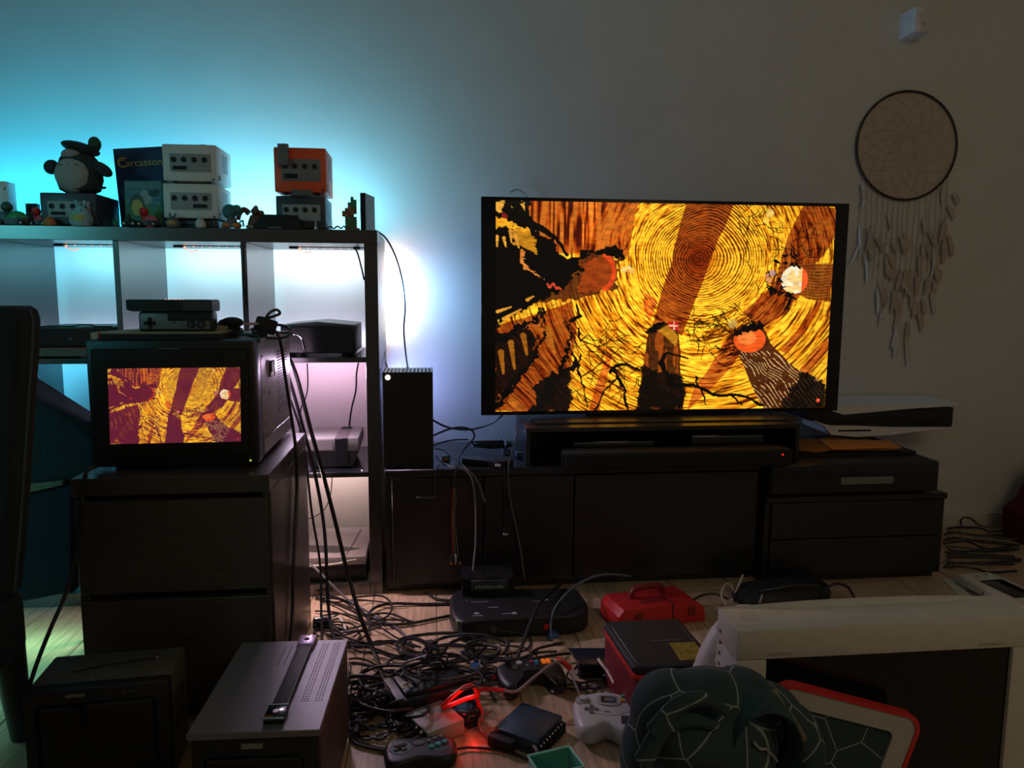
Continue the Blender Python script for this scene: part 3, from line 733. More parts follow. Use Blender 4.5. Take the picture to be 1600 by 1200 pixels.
# ================================================================ CUBE-SHAPED CONSOLES ON THE SHELF TOP
ST = 1.118
def cube_console(label, x0, x1, Y, h, shell, panel, z=ST, dp=.155, ports=4, group=None, card=None, rz=0.0, slot_left=True, adapter=None):
    c = thing('cube_console', label, 'console', (x0, Y, z), rz, group)
    w_ = x1 - x0
    box('shell', shell, c, 0, w_, 0, dp, .006, h, .004)
    bm = new(); bx(bm, w_ * .13, w_ * .90, -.0016, .003, h * .28, h * .76, .0025, 2); pn = obj('front_panel', bm, panel, c)
    for k in range(ports):
        bm = new(); x = w_ * (.21 + .19 * k); cyl(bm, (x, -.003, h * .60), (x, .002, h * .60), w_ * .056, w_ * .056, 16)
        pt = obj('controller_port', bm, DGREY, c)
        bm = new(); cyl(bm, (x, -.0036, h * .60), (x, .0, h * .60), w_ * .043, w_ * .043, 14); obj('port_hole', bm, BLKM, pt)
    a = .19 if slot_left else .55
    box('card_slot', BLKM, c, w_ * a, w_ * (a + .26), -.0028, .001, h * .34, h * .44, .001, 1)
    box('card_flap', panel, c, w_ * (.58 if slot_left else .18), w_ * (.85 if slot_left else .45), -.0024, .001, h * .345, h * .43, .0005, 1)
    bm = new()
    for k in range(9): bx(bm, w_ - .001, w_ + .0006, dp * .38, dp * .72, h * (.38 + k * .055), h * (.41 + k * .055))
    tag(obj('side_vents', bm, DGREY, c), None, kind='stuff')
    box('side_socket', BLKM, c, w_ - .001, w_ + .0006, dp * .10, dp * .22, h * .10, h * .24, .0005, 1)
    for x in (.2, .82):
        bm = new(); cyl(bm, (w_ * x, .012, 0), (w_ * x, .012, .008), .006, .006, 10); obj('foot', bm, BLKM, c)
        bm = new(); cyl(bm, (w_ * x, dp - .015, 0), (w_ * x, dp - .015, .008), .006, .006, 10); obj('foot', bm, BLKM, c)
    bm = new(); cyl(bm, (w_ * .5, dp * .5, h - .001), (w_ * .5, dp * .5, h + .0035), w_ * .38, w_ * .36, 28); obj('disc_lid', bm, panel, c)
    bm = new(); cyl(bm, (w_ * .93, -.0012, h * .1), (w_ * .93, .001, h * .1), .0035, .0035, 10); obj('power_light', bm, DGREY, c)
    for x in (.1, w_ - .1 if w_ > .2 else w_ - .02): pass
    bm = new(); tube(bm, [(.02, dp - .002, h - .015), (.03, dp + .012, h - .012), (w_ - .03, dp + .012, h - .012), (w_ - .02, dp - .002, h - .015)], .004, 6); obj('carry_handle', bm, panel, c)
    return c
SHW = mat('warm_white_shell', (.70, .69, .66), .45, 0, .03)
PNG = mat('grey_front_panel', (.30, .32, .33), .5, 0, .06)
SHD = mat('indigo_dark_shell', (.045, .06, .085), .4, 0, .1)
G1 = 'cube game consoles on the shelf'
x0, x1, z0, z1 = rect(257, 288, 339, 347, .02); h = z1 - z0
base = thing('console_base', 'dark square base unit under the lower white cube console', 'base unit', (x0, .018, ST))
hb = .022
box('case', SHD, base, .0, x1 - x0, .0, .155, .002, hb, .003); box('front_slot', BLKM, base, .03, .09, -.001, .002, .007, .013, .0005, 1)
zl = ST + hb; hl = W(300, 287, .02).z - zl
cube_console('white cube game console, lower of the stacked white pair on the dark base unit', x0, x1, .018, hl, SHW, PNG, zl, group=G1, slot_left=False)
zt2 = zl + hl + .001; x0, x1, _, zz = rect(256, 227, 338, 287, .02)
cube_console('white cube game console, upper of the stacked white pair', x0, x1, .016, zz - zt2, SHW, PNG, zt2, group=G1, slot_left=True, rz=-.01)
# orange on top of dark
x0, x1, z0, z1 = rect(432, 307, 508, 357, .05); hd = z1 - ST
cube_console('dark indigo cube game console under the orange one', x0, x1, .05, hd, SHD, mat('silver_front_panel', (.34, .36, .37), .45, 0, .05), ST, group=G1)
x0, x1, _, zz = rect(430, 232, 509, 305, .05)
oc = cube_console('orange cube game console on top of the dark one, with a grey card sticking up', x0, x1, .045, zz - ST - hd - .004, ORANGE, mat('grey_panel_dark', (.20, .19, .18), .5), ST + hd + .004, group=G1, slot_left=True)
w_, h_ = x1 - x0, zz - ST - hd - .004
box('memory_card', MGREY, oc, w_ * .10, w_ * .30, -.020, -.002, h_ * .60, h_ * 1.05, .002); box('card_ridges', DGREY, oc, w_ * .12, w_ * .28, -.021, -.019, h_ * .57, h_ * .60, .0005, 1)
box('cable_tongue', mat('grey_tongue', (.12, .13, .13), .5), oc, w_ * .33, w_ * .72, -.012, .0, -.004, h_ * .09, .002)
# dark one under the plush
x0, x1, z0, z1 = rect(65, 302, 149, 357, .03)
pc = cube_console('dark cube game console carrying the plush toy', x0, x1, .03, z1 - ST, SHD, PNG, ST, dp=.165, ports=4, group=G1)
dkz = z1

# ---- plush toy (plain round animal, no character)
pl = thing('plush_toy', 'round dark grey plush toy with a pale belly and dark beret on the dark console', 'toy', (0, 0, 0))
FUR = mat('dark_grey_fur', (.035, .045, .05), .95, 0, .4, 220, bump=.5); BEL = mat('pale_belly_fur', (.36, .36, .34), .95, 0, .15, 200, bump=.4)
c = W(124, 268, .085); pl.location = (c.x, .085, dkz)
s = (W(160, 268, .085).x - W(88, 268, .085).x) / 2
hz = W(124, 232, .085).z - dkz
bm = new(); lathe(bm, [(s * .45, .0), (s * .86, hz * .10), (s, hz * .34), (s * .95, hz * .55), (s * .78, hz * .78), (s * .45, hz * .95), (s * .1, hz)], (0, 0, 0), 22); obj('body', bm, FUR, pl, mx=Matrix.Diagonal((1, .82, 1, 1)))
bm = new(); sph(bm, (-s * .08, -s * .40, hz * .40), (s * .80, s * .54, hz * .38), 20); obj('belly', bm, BEL, pl)
bm = new(); sph(bm, (-s * .14, -s * .30, hz * .84), (s * .46, s * .40, hz * .13), 14); obj('brow', bm, BEL, pl)
bm = new(); sph(bm, (-s * 1.12, -.01, hz * .58), (s * .32, .018, hz * .16), 12, Matrix.Rotation(.5, 4, 'Y')); obj('arm', bm, FUR, pl)
bm = new(); sph(bm, (s * 1.05, -.01, hz * .56), (s * .52, .018, hz * .13), 12, Matrix.Rotation(.55, 4, 'Y')); obj('arm', bm, FUR, pl)
HATM = mat('dark_green_felt', (.02, .035, .03), .95, 0, .3, 200)
bm = new(); sph(bm, (s * .12, 0, hz * 1.0), (s * .82, s * .72, hz * .13), 18, Matrix.Rotation(.25, 4, 'Y')); hat = obj('beret', bm, HATM, pl)
bm = new(); sph(bm, (s * .74, 0, hz * 1.10), (s * .28, s * .26, s * .34), 12); obj('pompom', bm, mat('green_pompom', (.03, .09, .06), .95, 0, .4, 200, bump=.5), hat)
bm = new(); bx(bm, s * .82, s * 1.25, -.02, -.014, hz * .075, hz * .125, .001, 1, Matrix.Rotation(-.1, 4, 'Y')); obj('tag_label', bm, BLKM, pl)
bm = new()
for k in range(3): tube(bm, [(-s * .5 + k * s * .32, -s * .78 - .004, hz * (.56 + .02 * (k % 2))), (-s * .42 + k * s * .32, -s * .80 - .004, hz * .60), (-s * .34 + k * s * .32, -s * .78 - .004, hz * .565)], .0009, 5)
obj('stitching', bm, FUR, pl)

# ---- small figurines
def figurine(label, px0, px1, pyt, Y, body, belly=None, ears=0, headr=.34, group='small figurines along the shelf edge', arms=False):
    a = W((px0 + px1) / 2, 357, Y); r = (W(px1, 340, Y).x - W(px0, 340, Y).x) / 2; zt_ = W((px0 + px1) / 2, pyt, Y).z
    f = thing('figurine', label, 'figurine', (a.x, Y, ST), group=group); h = zt_ - ST
    hb_ = h * (.80 if ears else 1.0)
    bm = new(); lathe(bm, [(r * .75, 0), (r * .98, hb_ * .18), (r, hb_ * .36), (r * .8, hb_ * .62), (r * .55, hb_ * .84), (r * .2, hb_ * .98), (r * .02, hb_)], (0, 0, 0), 18); obj('body', bm, body, f)
    if belly: bm = new(); sph(bm, (0, -r * .48, hb_ * .34), (r * .74, r * .56, hb_ * .30), 14); obj('belly', bm, belly, f)
    if ears:
        for s_ in (-1, 1): bm = new(); sph(bm, (s_ * r * .34, 0, h * .88), (r * .15, r * .13, h * .15), 10, Matrix.Rotation(s_ * .12, 4, 'Y')); obj('ear', bm, body, f)
    for s_ in (-1, 1): bm = new(); sph(bm, (s_ * r * .26, -r * .60, hb_ * .74), r * .07, 8); obj('eye', bm, BLKG, f)
    return f
PBL = mat('pale_blue_vinyl', (.28, .48, .52), .5, 0, .05); YEL = mat('dull_yellow_vinyl', (.42, .40, .13), .5, 0, .1); OCH = mat('ochre_vinyl', (.45, .28, .06), .5, 0, .1)
GRY = mat('dusk_grey_vinyl', (.10, .13, .13), .5, 0, .1); CRM = mat('cream_vinyl', (.55, .55, .50), .5, 0, .05); ORV = mat('orange_vinyl', (.50, .17, .05), .5, 0, .1)
figurine('pale blue figurine with two ears and a yellow belly in front of the dark console', 110, 146, 313, .012, PBL, YEL, 1)
figurine('round figurine with ochre front and dark grey back before the white consoles', 259, 282, 333, -.002, GRY, OCH, 1)
figurine('tiny cream figurine with upright ears before the white consoles', 305, 322, 336, -.002, CRM, None, 1)
figurine('small squat orange-brown figurine beside the pale blue one', 68, 88, 338, .008, ORV, None, 0)
# large-headed teal figurine from behind
a = W(363, 357, .02); f = thing('figurine', 'teal round-headed figurine with orange feet right of the white consoles', 'figurine', (a.x, .02, ST), group='small figurines along the shelf edge')
TEAL = mat('teal_vinyl', (.03, .16, .15), .45, 0, .1)
k_ = (W(378, 340, .02).x - W(348, 340, .02).x) / 30
bm = new(); sph(bm, (-3 * k_, 0, 27 * k_), (12 * k_, 11 * k_, 12 * k_), 16); sph(bm, (7 * k_, .008, 30 * k_), (8 * k_, 8 * k_, 9 * k_), 12); obj('head', bm, TEAL, f)
bm = new(); lathe(bm, [(9 * k_, 2 * k_), (10 * k_, 8 * k_), (6 * k_, 18 * k_), (2 * k_, 22 * k_)], (0, 0, 0), 14); obj('body', bm, GRY, f)
for s_ in (-1, 1): bm = new(); sph(bm, (s_ * 8 * k_, -.006, 5 * k_), (8 * k_, 9 * k_, 5.2 * k_), 12); obj('foot', bm, ORV, f)
bm = new(); tube(bm, [(10 * k_, .01, 10 * k_), (15 * k_, .012, 14 * k_), (16 * k_, .012, 4 * k_)], .003, 6); obj('tail', bm, mat('pale_teal', (.2, .5, .55), .4), f)
# brown lumpy creature
a = W(392, 357, .06); f = thing('figurine', 'brown lumpy creature figurine with a curled arm beside the teal one', 'figurine', (a.x, .06, ST), group='small figurines along the shelf edge')
BRV = mat('brown_vinyl', (.16, .07, .04), .55, 0, .15)
bm = new(); lathe(bm, [(12 * k_, 0), (13 * k_, 10 * k_), (9 * k_, 22 * k_), (3 * k_, 27 * k_)], (8 * k_, 0, 0), 14); obj('body', bm, BRV, f)
bm = new(); sph(bm, (9 * k_, -.01, 30 * k_), (7 * k_, 6 * k_, 6 * k_), 12); sph(bm, (17 * k_, -.004, 27 * k_), (6 * k_, 5 * k_, 5 * k_), 12); sph(bm, (9 * k_, .0, 36 * k_), (4 * k_, 4 * k_, 4 * k_), 10); obj('head', bm, BRV, f)
bm = new(); tube(bm, [(-2 * k_, 0, 27 * k_), (-10 * k_, 0, 33 * k_), (-17 * k_, 0, 27 * k_), (-20 * k_, 0, 16 * k_)], [5 * k_, 3.5 * k_], 10); obj('arm', bm, BRV, f)
bm = new(); sph(bm, (-1 * k_, -.012, 5 * k_), (6 * k_, 5 * k_, 3.4 * k_), 10); sph(bm, (5 * k_, -.016, 4 * k_), (4 * k_, 4 * k_, 3 * k_), 10); obj('foot', bm, mat('cream_claws', (.5, .4, .3), .5), f)
# toy racing karts
def kart(label, px0, px1, Y, shell, driver, rz=0.0, hz=.03):
    a = W(px0, 356, Y); b = W(px1, 356, Y); L = b.x - a.x
    f = thing('toy_kart', label, 'toy car', (a.x, Y, ST), rz, 'toy racing karts on the shelf')
    bm = new(); slab(bm, outl([(0, -.012), (L * .7, -.014), (L, -.006), (L, .006), (L * .7, .014), (0, .012)], 3), .004, .4 * hz, .002, 2); obj('chassis', bm, DGREY, f)
    bm = new(); sph(bm, (L * .62, 0, .35 * hz), (L * .36, .013, hz * .42), 14); obj('nose', bm, shell, f)
    for x in (.16, .84):
        for y in (-.016, .016): bm = new(); cyl(bm, (L * x, y - .004, .008), (L * x, y + .004, .008), .008, .008, 14); wv = obj('wheel', bm, BLKM, f); bm = new(); cyl(bm, (L * x, y - .0045, .008), (L * x, y + .0045, .008), .0035, .0035, 8); obj('hub', bm, LGREY, wv)
    bm = new(); lathe(bm, [(.008, .3 * hz), (.008, .6 * hz), (.004, .75 * hz)], (L * .32, 0, 0), 10); obj('driver_body', bm, driver, f)
    bm = new(); sph(bm, (L * .32, 0, hz * .95), hz * .28, 12); obj('driver_helmet', bm, driver, f)
    return f
GREENV = mat('green_vinyl', (.03, .30, .10), .4, 0, .1)
kart('green toy kart with a dark helmeted driver on the shelf end', -2, 46, .03, GREENV, mat('dark_green_helmet', (.02, .10, .06), .4), hz=.055)
kart('red and white toy kart with a red helmet beside the dark console', 50, 76, .05, mat('pink_red_vinyl', (.55, .10, .13), .4), RED, hz=.045)
kart('red toy kart leaning before the board game box', 216, 248, .004, mat('pink_red_vinyl', (.55, .10, .13), .4), RED, hz=.045)
kart('black toy kart with white wheels before the picture box', 195, 215, .0, BLKG, mat('dark_green_helmet', (.02, .10, .06), .4), hz=.03)
# small green plants (toy bushes)
for px, lab in ((182, 'spiky green toy bush between dark console and board game box'), (199, 'low green toy bush in front of the picture box')):
    a = W(px, 357, .02); f = thing('toy_bush', lab, 'toy plant', (a.x, .02, ST)); rr = random.Random(px)
    bm = new()
    for _ in range(16):
        an = rr.uniform(0, 6.28); ln = rr.uniform(.008, .016); el = rr.uniform(.3, 1.3)
        tube(bm, [(0, 0, .004), (math.cos(an) * ln * math.cos(el), math.sin(an) * ln * math.cos(el) * .6, .004 + ln * math.sin(el) * 1.6)], [.0034, .0007], 5, smooth=False)
    obj('foliage', bm, mat('toy_leaf_green', (.03, .22, .12), .6, 0, .3), f)
    bm = new(); cyl(bm, (0, 0, 0), (0, 0, .005), .010, .008, 12); obj('base', bm, DGREY, f)

# ---- board game box and small picture box
p00 = W(183, 232, .185)
bg = thing('board_game_box', 'dark blue board game box with yellow lettering, standing behind the white consoles', 'game box', (p00.x, .185, ST + .003), rot=(math.radians(-4), math.radians(-4.5), 0))
bw_, bh_ = .27, W(182, 232, .185).z - ST
box('carton', mat('navy_carton', (.012, .04, .11), .55, 0, .25, 18), bg, .0, bw_, 0, .065, 0, bh_, .001, 1)
H_, W_ = 60, 90
n1 = vnoise(H_, W_, 9, 12, 61); n2 = vnoise(H_, W_, 4, 5, 62); yy = np.linspace(0, 1, H_)[:, None] + (n1 - .5) * .35
art = np.where((yy < .45)[..., None], np.array([.02, .08, .16]), np.array([.03, .10, .06])) * (.6 + .8 * n2[..., None])
quadmesh('cover_art', mat_print('cover_print'), bg, art.astype(np.float32), (.012, -.0008, bh_ * .52), (bw_ - .012, -.0008, bh_ * .52), (.012, -.0008, .012))
text('title_lettering', 'Carcassonne', .031, mat('gold_print', (.55, .42, .12), .5), bg, (.011, -.001, bh_ * .775))
text('title_initial', 'C', .045, mat('gold_print', (.55, .42, .12), .5), bg, (.007, -.001, bh_ * .765))
text('subtitle_lettering', 'The Game', .010, mat('blue_print', (.06, .14, .22), .5), bg, (.075, -.001, bh_ * .90)) if False else None
a = W(193, 282, .045); pb_ = thing('picture_box', 'small picture box with a meadow scene leaning on the board game box', 'box', (a.x, .045, ST + .0015), rot=(math.radians(-5), math.radians(-1.5), 0))
pw, ph = W(256, 320, .045).x - a.x - .001, W(193, 282, .045).z - ST
box('carton', mat('sea_green_carton', (.05, .16, .15), .5, 0, .1), pb_, 0, pw, 0, .03, 0, ph, .001, 1)
H_, W_ = 96, 120
Y_, X_ = np.mgrid[0:H_, 0:W_] / np.array([H_, W_]).reshape(2, 1, 1)
n1 = vnoise(H_, W_, 14, 18, 71); n2 = vnoise(H_, W_, 5, 6, 72)
sky = np.array([.06, .20, .24]); grass = np.array([.05, .20, .07]); art = np.where(((Y_ + (n1 - .5) * .3) < .55)[..., None], sky, grass) * (.6 + .8 * n2[..., None])
art[(Y_ < .12)] = (.10, .24, .25)
cl = ((X_ - .55) ** 2 / .03 + (Y_ - .36) ** 2 / .03 + (n1 - .5)) < 1; art[cl] = np.array([.28, .36, .36])
art[((X_ - .78) ** 2 / .03 + (Y_ - .25) ** 2 / .008 + (n1 - .5) * .6) < 1] = (.015, .06, .06)
hay = ((X_ - .30) ** 2 / .026 + (Y_ - .58) ** 2 / .035) < 1; art[((X_ - .30) ** 2 / .045 + (Y_ - .54) ** 2 / .075) < 1] = (.03, .08, .07); art[hay] = (.42, .38, .06)
quadmesh('front_picture', mat_print('picture_print'), pb_, art.astype(np.float32), (.004, -.0008, ph - .004), (pw - .004, -.0008, ph - .004), (.004, -.0008, .004))

# ---- black pad unit, tiny silver figure, pixel figure, thin upright case, white lamp box
x0, x1, z0, z1 = rect(396, 336, 474, 357, .0)
bk = thing('black_gadget', 'flat black docking gadget in front of the dark indigo console', 'gadget', (x0, -.004, ST))
L = x1 - x0; hh = z1 - ST
bm = new(); slab(bm, [(0, 0), (L, 0), (L, .004), (L * .92, hh * .72), (L * .78, hh * .78), (L * .70, hh), (L * .18, hh), (L * .12, hh * .62), (0, hh * .3)], 0, .05, .003, 2, Matrix(((1, 0, 0, 0), (0, 0, 1, 0), (0, 1, 0, 0), (0, 0, 0, 1)))); obj('case', bm, BLKM, bk)
box('front_strip', mat('grey_strip', (.2, .25, .26), .3, .5), bk, L * .30, L * .56, -.001, .002, hh * .03, hh * .12, .0005, 1)
a = W(493, 357, -.002); f = thing('figurine', 'tiny silver pawn-shaped figurine before the dark indigo console', 'figurine', (a.x, .0, ST), group='small figurines along the shelf edge')
bm = new(); lathe(bm, [(.006, 0), (.006, .003), (.003, .006), (.002, .016), (.0034, .020), (.001, .025)], (0, 0, 0), 12); obj('body', bm, SILVER, f)
a = W(510, 357, .01); tag(obj('coiled_lead', (lambda b: (tube(b, [(a.x + dx, .012 + dy, ST + dz) for dx, dy, dz in ((0, 0, .004), (.012, .004, .010), (.022, 0, .004), (.032, -.003, .011), (.042, 0, .005), (.05, .004, .012), (.056, .0, .004))], .0022, 6), b)[1])(new()), mat('brown_lead', (.08, .05, .04), .5)), 'short curly brown lead beside the dark indigo console', 'lead')
x0, x1, z0, z1 = rect(535, 305, 561, 358, .03); q = (x1 - x0) / 6.0
f = thing('block_figure', 'green and brown figure made of square blocks at the shelf end', 'figurine', (x0, .03, ST))
GB = mat('block_green', (.04, .22, .12), .5, 0, .1); BB = mat('block_brown', (.22, .09, .04), .5, 0, .1); SB = mat('block_tan', (.40, .22, .10), .5, 0, .1)
bits = {(3, 11): GB, (2, 9): GB, (3, 9): GB, (4, 10): GB, (3, 10): GB, (4, 9): GB, (2, 8): SB, (3, 8): GB, (1, 7): BB, (2, 7): SB, (3, 7): BB, (4, 7): BB, (4, 8): GB, (0, 6): SB, (1, 6): BB, (2, 6): BB, (3, 6): SB, (0, 5): BB, (1, 5): SB, (2, 5): BB, (3, 5): BB, (4, 6): BB, (2, 4): GB, (3, 4): BB, (4, 4): GB, (1, 4): GB, (2, 3): GB, (3, 3): GB, (4, 3): GB, (1, 3): BB, (2, 2): GB, (3, 2): BB, (4, 2): GB, (1, 2): GB, (1, 1): GB, (2, 1): BB, (4, 1): BB, (3, 1): GB, (1, 0): BB, (2, 0): BB, (3, 0): GB, (4, 0): BB, (5, 0): BB}
hq = (z1 - z0 + .0) / 12
for (i, j), m in bits.items(): box('block', m, f, i * q, i * q + q * .98, 0, q * 1.2, j * hq, j * hq + hq * .98, .0004, 1)
x0, x1, z0, z1 = rect(567, 303, 579, 359, .04)
f = thing('upright_case', 'slim pale game case standing on edge at the shelf end', 'case', (x0 - .004, .02, ST), -.22)
box('case', mat('pale_blue_case', (.30, .42, .45), .35), f, 0, .014, 0, .10, 0, z1 - ST, .001, 1); box('dark_spine', BLKM, f, -.0005, .0145, -.001, .004, 0, z1 - ST, .0005, 1); box('green_insert', GB, f, -.0015, .0002, .006, .05, .004, z1 - ST - .003, .0003, 1)
x0, x1, z0, z1 = rect(-12, 283, 10, 357, .10)
f = thing('white_box', 'white box with a dark lower half at the far end of the shelf top', 'box', (x0, .10, ST))
box('lid', WHITE, f, 0, x1 - x0, 0, .05, .045, z1 - ST, .004); box('lower_case', SHD, f, 0, x1 - x0 - .001, .001, .049, 0, .045, .002); box('dark_mark', BLKM, f, x1 - x0 - .008, x1 - x0 - .005, -.0006, .001, (z1 - ST) * .8, (z1 - ST) * .87, .0003, 1)
x0, x1, z0, z1 = rect(41, 318, 57, 345, .09)
f = thing('small_stand', 'small blue-grey upright stand behind the red kart', 'stand', (x0, .09, ST))
box('post', mat('blue_grey_stand', (.06, .15, .19), .5), f, 0, x1 - x0, 0, .02, 0, z1 - ST, .001, 1); box('head', BLKM, f, .006, x1 - x0 + .001, -.002, .001, (z1 - ST) * .68, z1 - ST, .0008, 1); box('foot', BLKM, f, -.003, x1 - x0 + .006, -.01, .03, 0, .004, .001, 1)

# ================================================================ THINGS INSIDE THE SHELF
def flat(name, label, cat, px0, px1, pyt, Y, z, dp, m, top=None, bev=.004, **k):
    x0 = W(px0, pyt + 5, Y).x; x1 = W(px1, pyt + 5, Y).x; zt_ = W((px0 + px1) / 2, pyt, Y).z
    t = thing(name, label, cat, (x0, Y, z + .0003)); return t, x1 - x0, zt_ - z
t, L, h = flat('video_recorder', 'wide black box-shaped player on the upper shelf board, right cube', 'player', 438, 553, 508, .03, .743, .26, BLK)
bm = new(); bx(bm, 0, L, 0, .26, .008, h, .004); obj('case', bm, BLK, t)
bm = new(); slab(bm, [(0, h), (L * .5, h + .010), (L, h), (L, h - .004), (0, h - .004)], .002, .258, .001, 1, Matrix(((1, 0, 0, 0), (0, 0, 1, 0), (0, 1, 0, 0), (0, 0, 0, 1)))); obj('curved_lid', bm, mat('lid_satin', (.05, .055, .06), .30, ior=1.8), t)
box('front_panel', BLKG, t, .004, L - .004, -.002, .001, .012, h - .006, .001, 1)
for x in (.02, L - .04):
    for y in (.02, .22): box('foot', BLKM, t, x, x + .02, y, y + .02, 0, .009, .001, 1)
t, L, h = flat('wood_console', 'flat old game console with a wood-grain front, under the black player in the left cube', 'console', 40, 176, 547, .02, .743, .22, BLK)
h = .030
box('case', BLKM, t, 0, L, .006, .22, .003, h, .002); box('wood_front', mat('wood_grain', (.10, .06, .035), .5, 0, .5, 30, stretch=(1, 8, 8)), t, .002, L - .002, 0, .007, .004, h - .004, .001, 1)
box('red_strip', mat('red_strip', (.42, .06, .04), .4), t, .0, L, -.0012, .001, h - .004, h - .001, .0005, 1); box('red_strip', mat('red_strip', (.42, .06, .04), .4), t, L * .62, L, -.0012, .001, .002, .0035, .0004, 1)
for x in (.02, L - .05): box('foot', BLKM, t, x, x + .03, .02, .20, 0, .0035)
t, L, h2 = flat('black_player', 'black player with a rippled lid on the wood-grain console in the left cube', 'player', 48, 182, 512, .025, .743 + h, .21, BLK)
h2 = W(110, 511, .03).z - .743 - h
t.location.z = .743 + h + .001
box('case', BLK, t, 0, L, 0, .21, .0, h2, .004); box('front_panel', BLKG, t, .004, L - .004, -.002, .001, .006, h2 - .004, .001, 1)
bm = new(); tube(bm, [(L * .05, .004, h2 + .0005), (L * .45, .004, h2 + .001), (L * .56, .004, h2 + .005), (L * .68, .004, h2 + .005), (L * .76, .004, h2 + .001), (L * .95, .004, h2 + .0005)], .002, 6); obj('lid_rim', bm, BLKM, t)
bm = new(); cyl(bm, (L * .46, -.004, h2 * .42), (L * .46, .0, h2 * .42), .004, .004, 12); obj('knob', bm, DGREY, t)
# old two-tone console in the right middle cube
x0, x1, z0, z1 = rect(484, 685, 560, 725, .06)
t = thing('retro_console', 'old two-tone grey game console with a black stripe in the middle right cube', 'console', (x0 - .02, .05, .391))
L = x1 - x0 + .02; zt_ = W(520, 685, .05).z - .391; zm = W(520, 705, .05).z - .391
LG2 = mat('warm_grey_console', (.30, .27, .25), .5, 0, .05)
bm = new(); bx(bm, 0, L, .0, .20, zm, zt_, .002); obj('upper_case', bm, LG2, t)
bm = new(); A = [bm.verts.new(v) for v in ((.002, .004, zm), (L - .002, .004, zm), (L - .002, .198, zm), (.002, .198, zm))]; B = [bm.verts.new(v) for v in ((.02, .012, .004), (L - .02, .012, .004), (L - .02, .19, .004), (.02, .19, .004))]
for i in range(4): bm.faces.new((A[i], B[i], B[(i + 1) % 4], A[(i + 1) % 4]))
bm.faces.new(A); bm.faces.new(B[::-1]); obj('lower_case', bm, mat('dark_lower_case', (.045, .045, .05), .5), t)
xs = W(523, 690, .05).x - t.location.x; xe = W(543, 690, .05).x - t.location.x
box('black_stripe', BLK, t, xs, xe, -.002, .012, .012, zt_ - .001, .001, 1); box('stripe_top', mat('stripe_brown', (.12, .09, .09), .4), t, xs, xe, -.0005, .198, zt_ - .0006, zt_ + .0008, .0003, 1); box('connector_slot', BLKM, t, xs + .004, xe - .004, .16, .19, zt_ + .0004, zt_ + .003, .0005, 1)
box('cartridge_flap', LG2, t, .01, xs - .006, -.001, .001, zm + .004, zt_ - .004, .0005, 1)
for x in (.03, L - .05):
    for y in (.03, .16): box('foot', BLKM, t, x, x + .02, y, y + .02, 0, .006)
# boxes in the bottom right cube
x0, x1, z0, z1 = rect(470, 880, 574, 910, .03)
t = thing('black_carton', 'black box filling the bottom right cube', 'box', (x0, .025, .0393))
hb = z1 - .0393
box('carton', BLK, t, 0, x1 - x0 - .003, 0, .30, 0, hb, .002); box('lid_edge', BLKG, t, .001, x1 - x0 - .004, -.001, .301, hb - .02, hb - .017, .0005, 1)
t2 = thing('silver_console_box', 'flat lilac-silver box with a black swoosh on the black carton in the bottom cube', 'box', (x0 + .0, .02, .0396 + hb))
L = x1 - x0 - .004
zt_ = .026
SIL = mat('lilac_silver_card', (.34, .31, .34), .45, 0, .06)
bm = new(); bx(bm, 0, L, .0, .30, 0, zt_, .002); obj('carton', bm, SIL, t2)
bm = new()
tube(bm, [(0, -.001, .0), (L * .5, -.001, .004), (L * .72, -.001, .013), (L * .86, -.001, .017)], [.004, .001], 6); obj('swoosh', bm, WHITE, t2)
bm = new(); slab(bm, [(0, .06), (L * .55, .04), (L * .9, .075), (L * .5, .105), (0, .12)], zt_, zt_ + .001, 0, 1); obj('black_print', bm, BLK, t2)
bm = new()
for k in range(5): bx(bm, .01 + k * .006, .08 + k * .02, .16 + k * .02, .163 + k * .02, zt_ + .0002, zt_ + .001)
tag(obj('print_lines', bm, WHITE, t2), None, kind='stuff')
bm = new(); tube(bm, [(L * .70, .02, zt_ + .001), (L * .82, .27, zt_ + .001)], .0012, 5); obj('crease', bm, BLK, t2)
rp = W(521, 824, .33); t = thing('red_plug', 'small red plug lying behind the silver box in the bottom cube', 'plug', (rp.x, .33, .066))
box('body', RED, t, -.012, .012, -.008, .008, .0, .018, .003); bm = new(); cyl(bm, (.012, 0, .009), (.026, 0, .009), .004, .003, 8); obj('strain_relief', bm, RED, t)
bm = new(); cyl(bm, (0, 0, -.027), (0, 0, .001), .004, .004, 8); obj('pin_stalk', bm, BLK, t)

# ================================================================ THINGS ON THE TUBE MONITOR
zt_ = .833
def S(px, py, Y): p = W(px, py, Y); return p
x0 = W(150, 530, -.56).x; x1 = W(350, 530, -.56).x
t = thing('tan_case', 'flat tan case with a slanted end on top of the tube monitor', 'case', (x0, -.58, zt_))
L = x1 - x0; TAN = mat('tan_card', (.30, .26, .15), .6, 0, .1, 20)
bm = new(); slab(bm, [(.012, 0), (L, 0), (L, .20), (.055, .20), (.012, .055), (0, .03)], 0, .012, .001, 1); obj('base', bm, BLKM, t)
bm = new(); slab(bm, [(.013, .001), (L - .001, .001), (L - .001, .199), (.056, .199), (.013, .056), (.002, .03)], .012, .0165, .001, 1); obj('lid', bm, TAN, t)
bm = new(); A = [(0, .0, .0), (.014, -.002, .0), (.014, -.002, .015), (.0, .0, .013)]; slab(bm, [(-.002, 0), (.013, 0), (.015, .05), (.002, .03)], .001, .0155, .001, 1); obj('end_piece', bm, mat('pale_tan', (.40, .37, .24), .6), t)
box('red_tab', RED, t, .013, .017, -.001, .004, .004, .0155, .0005, 1)
x0 = W(216, 505, -.55).x; x1 = W(331, 505, -.55).x; hh = W(270, 486, -.55).z - .85
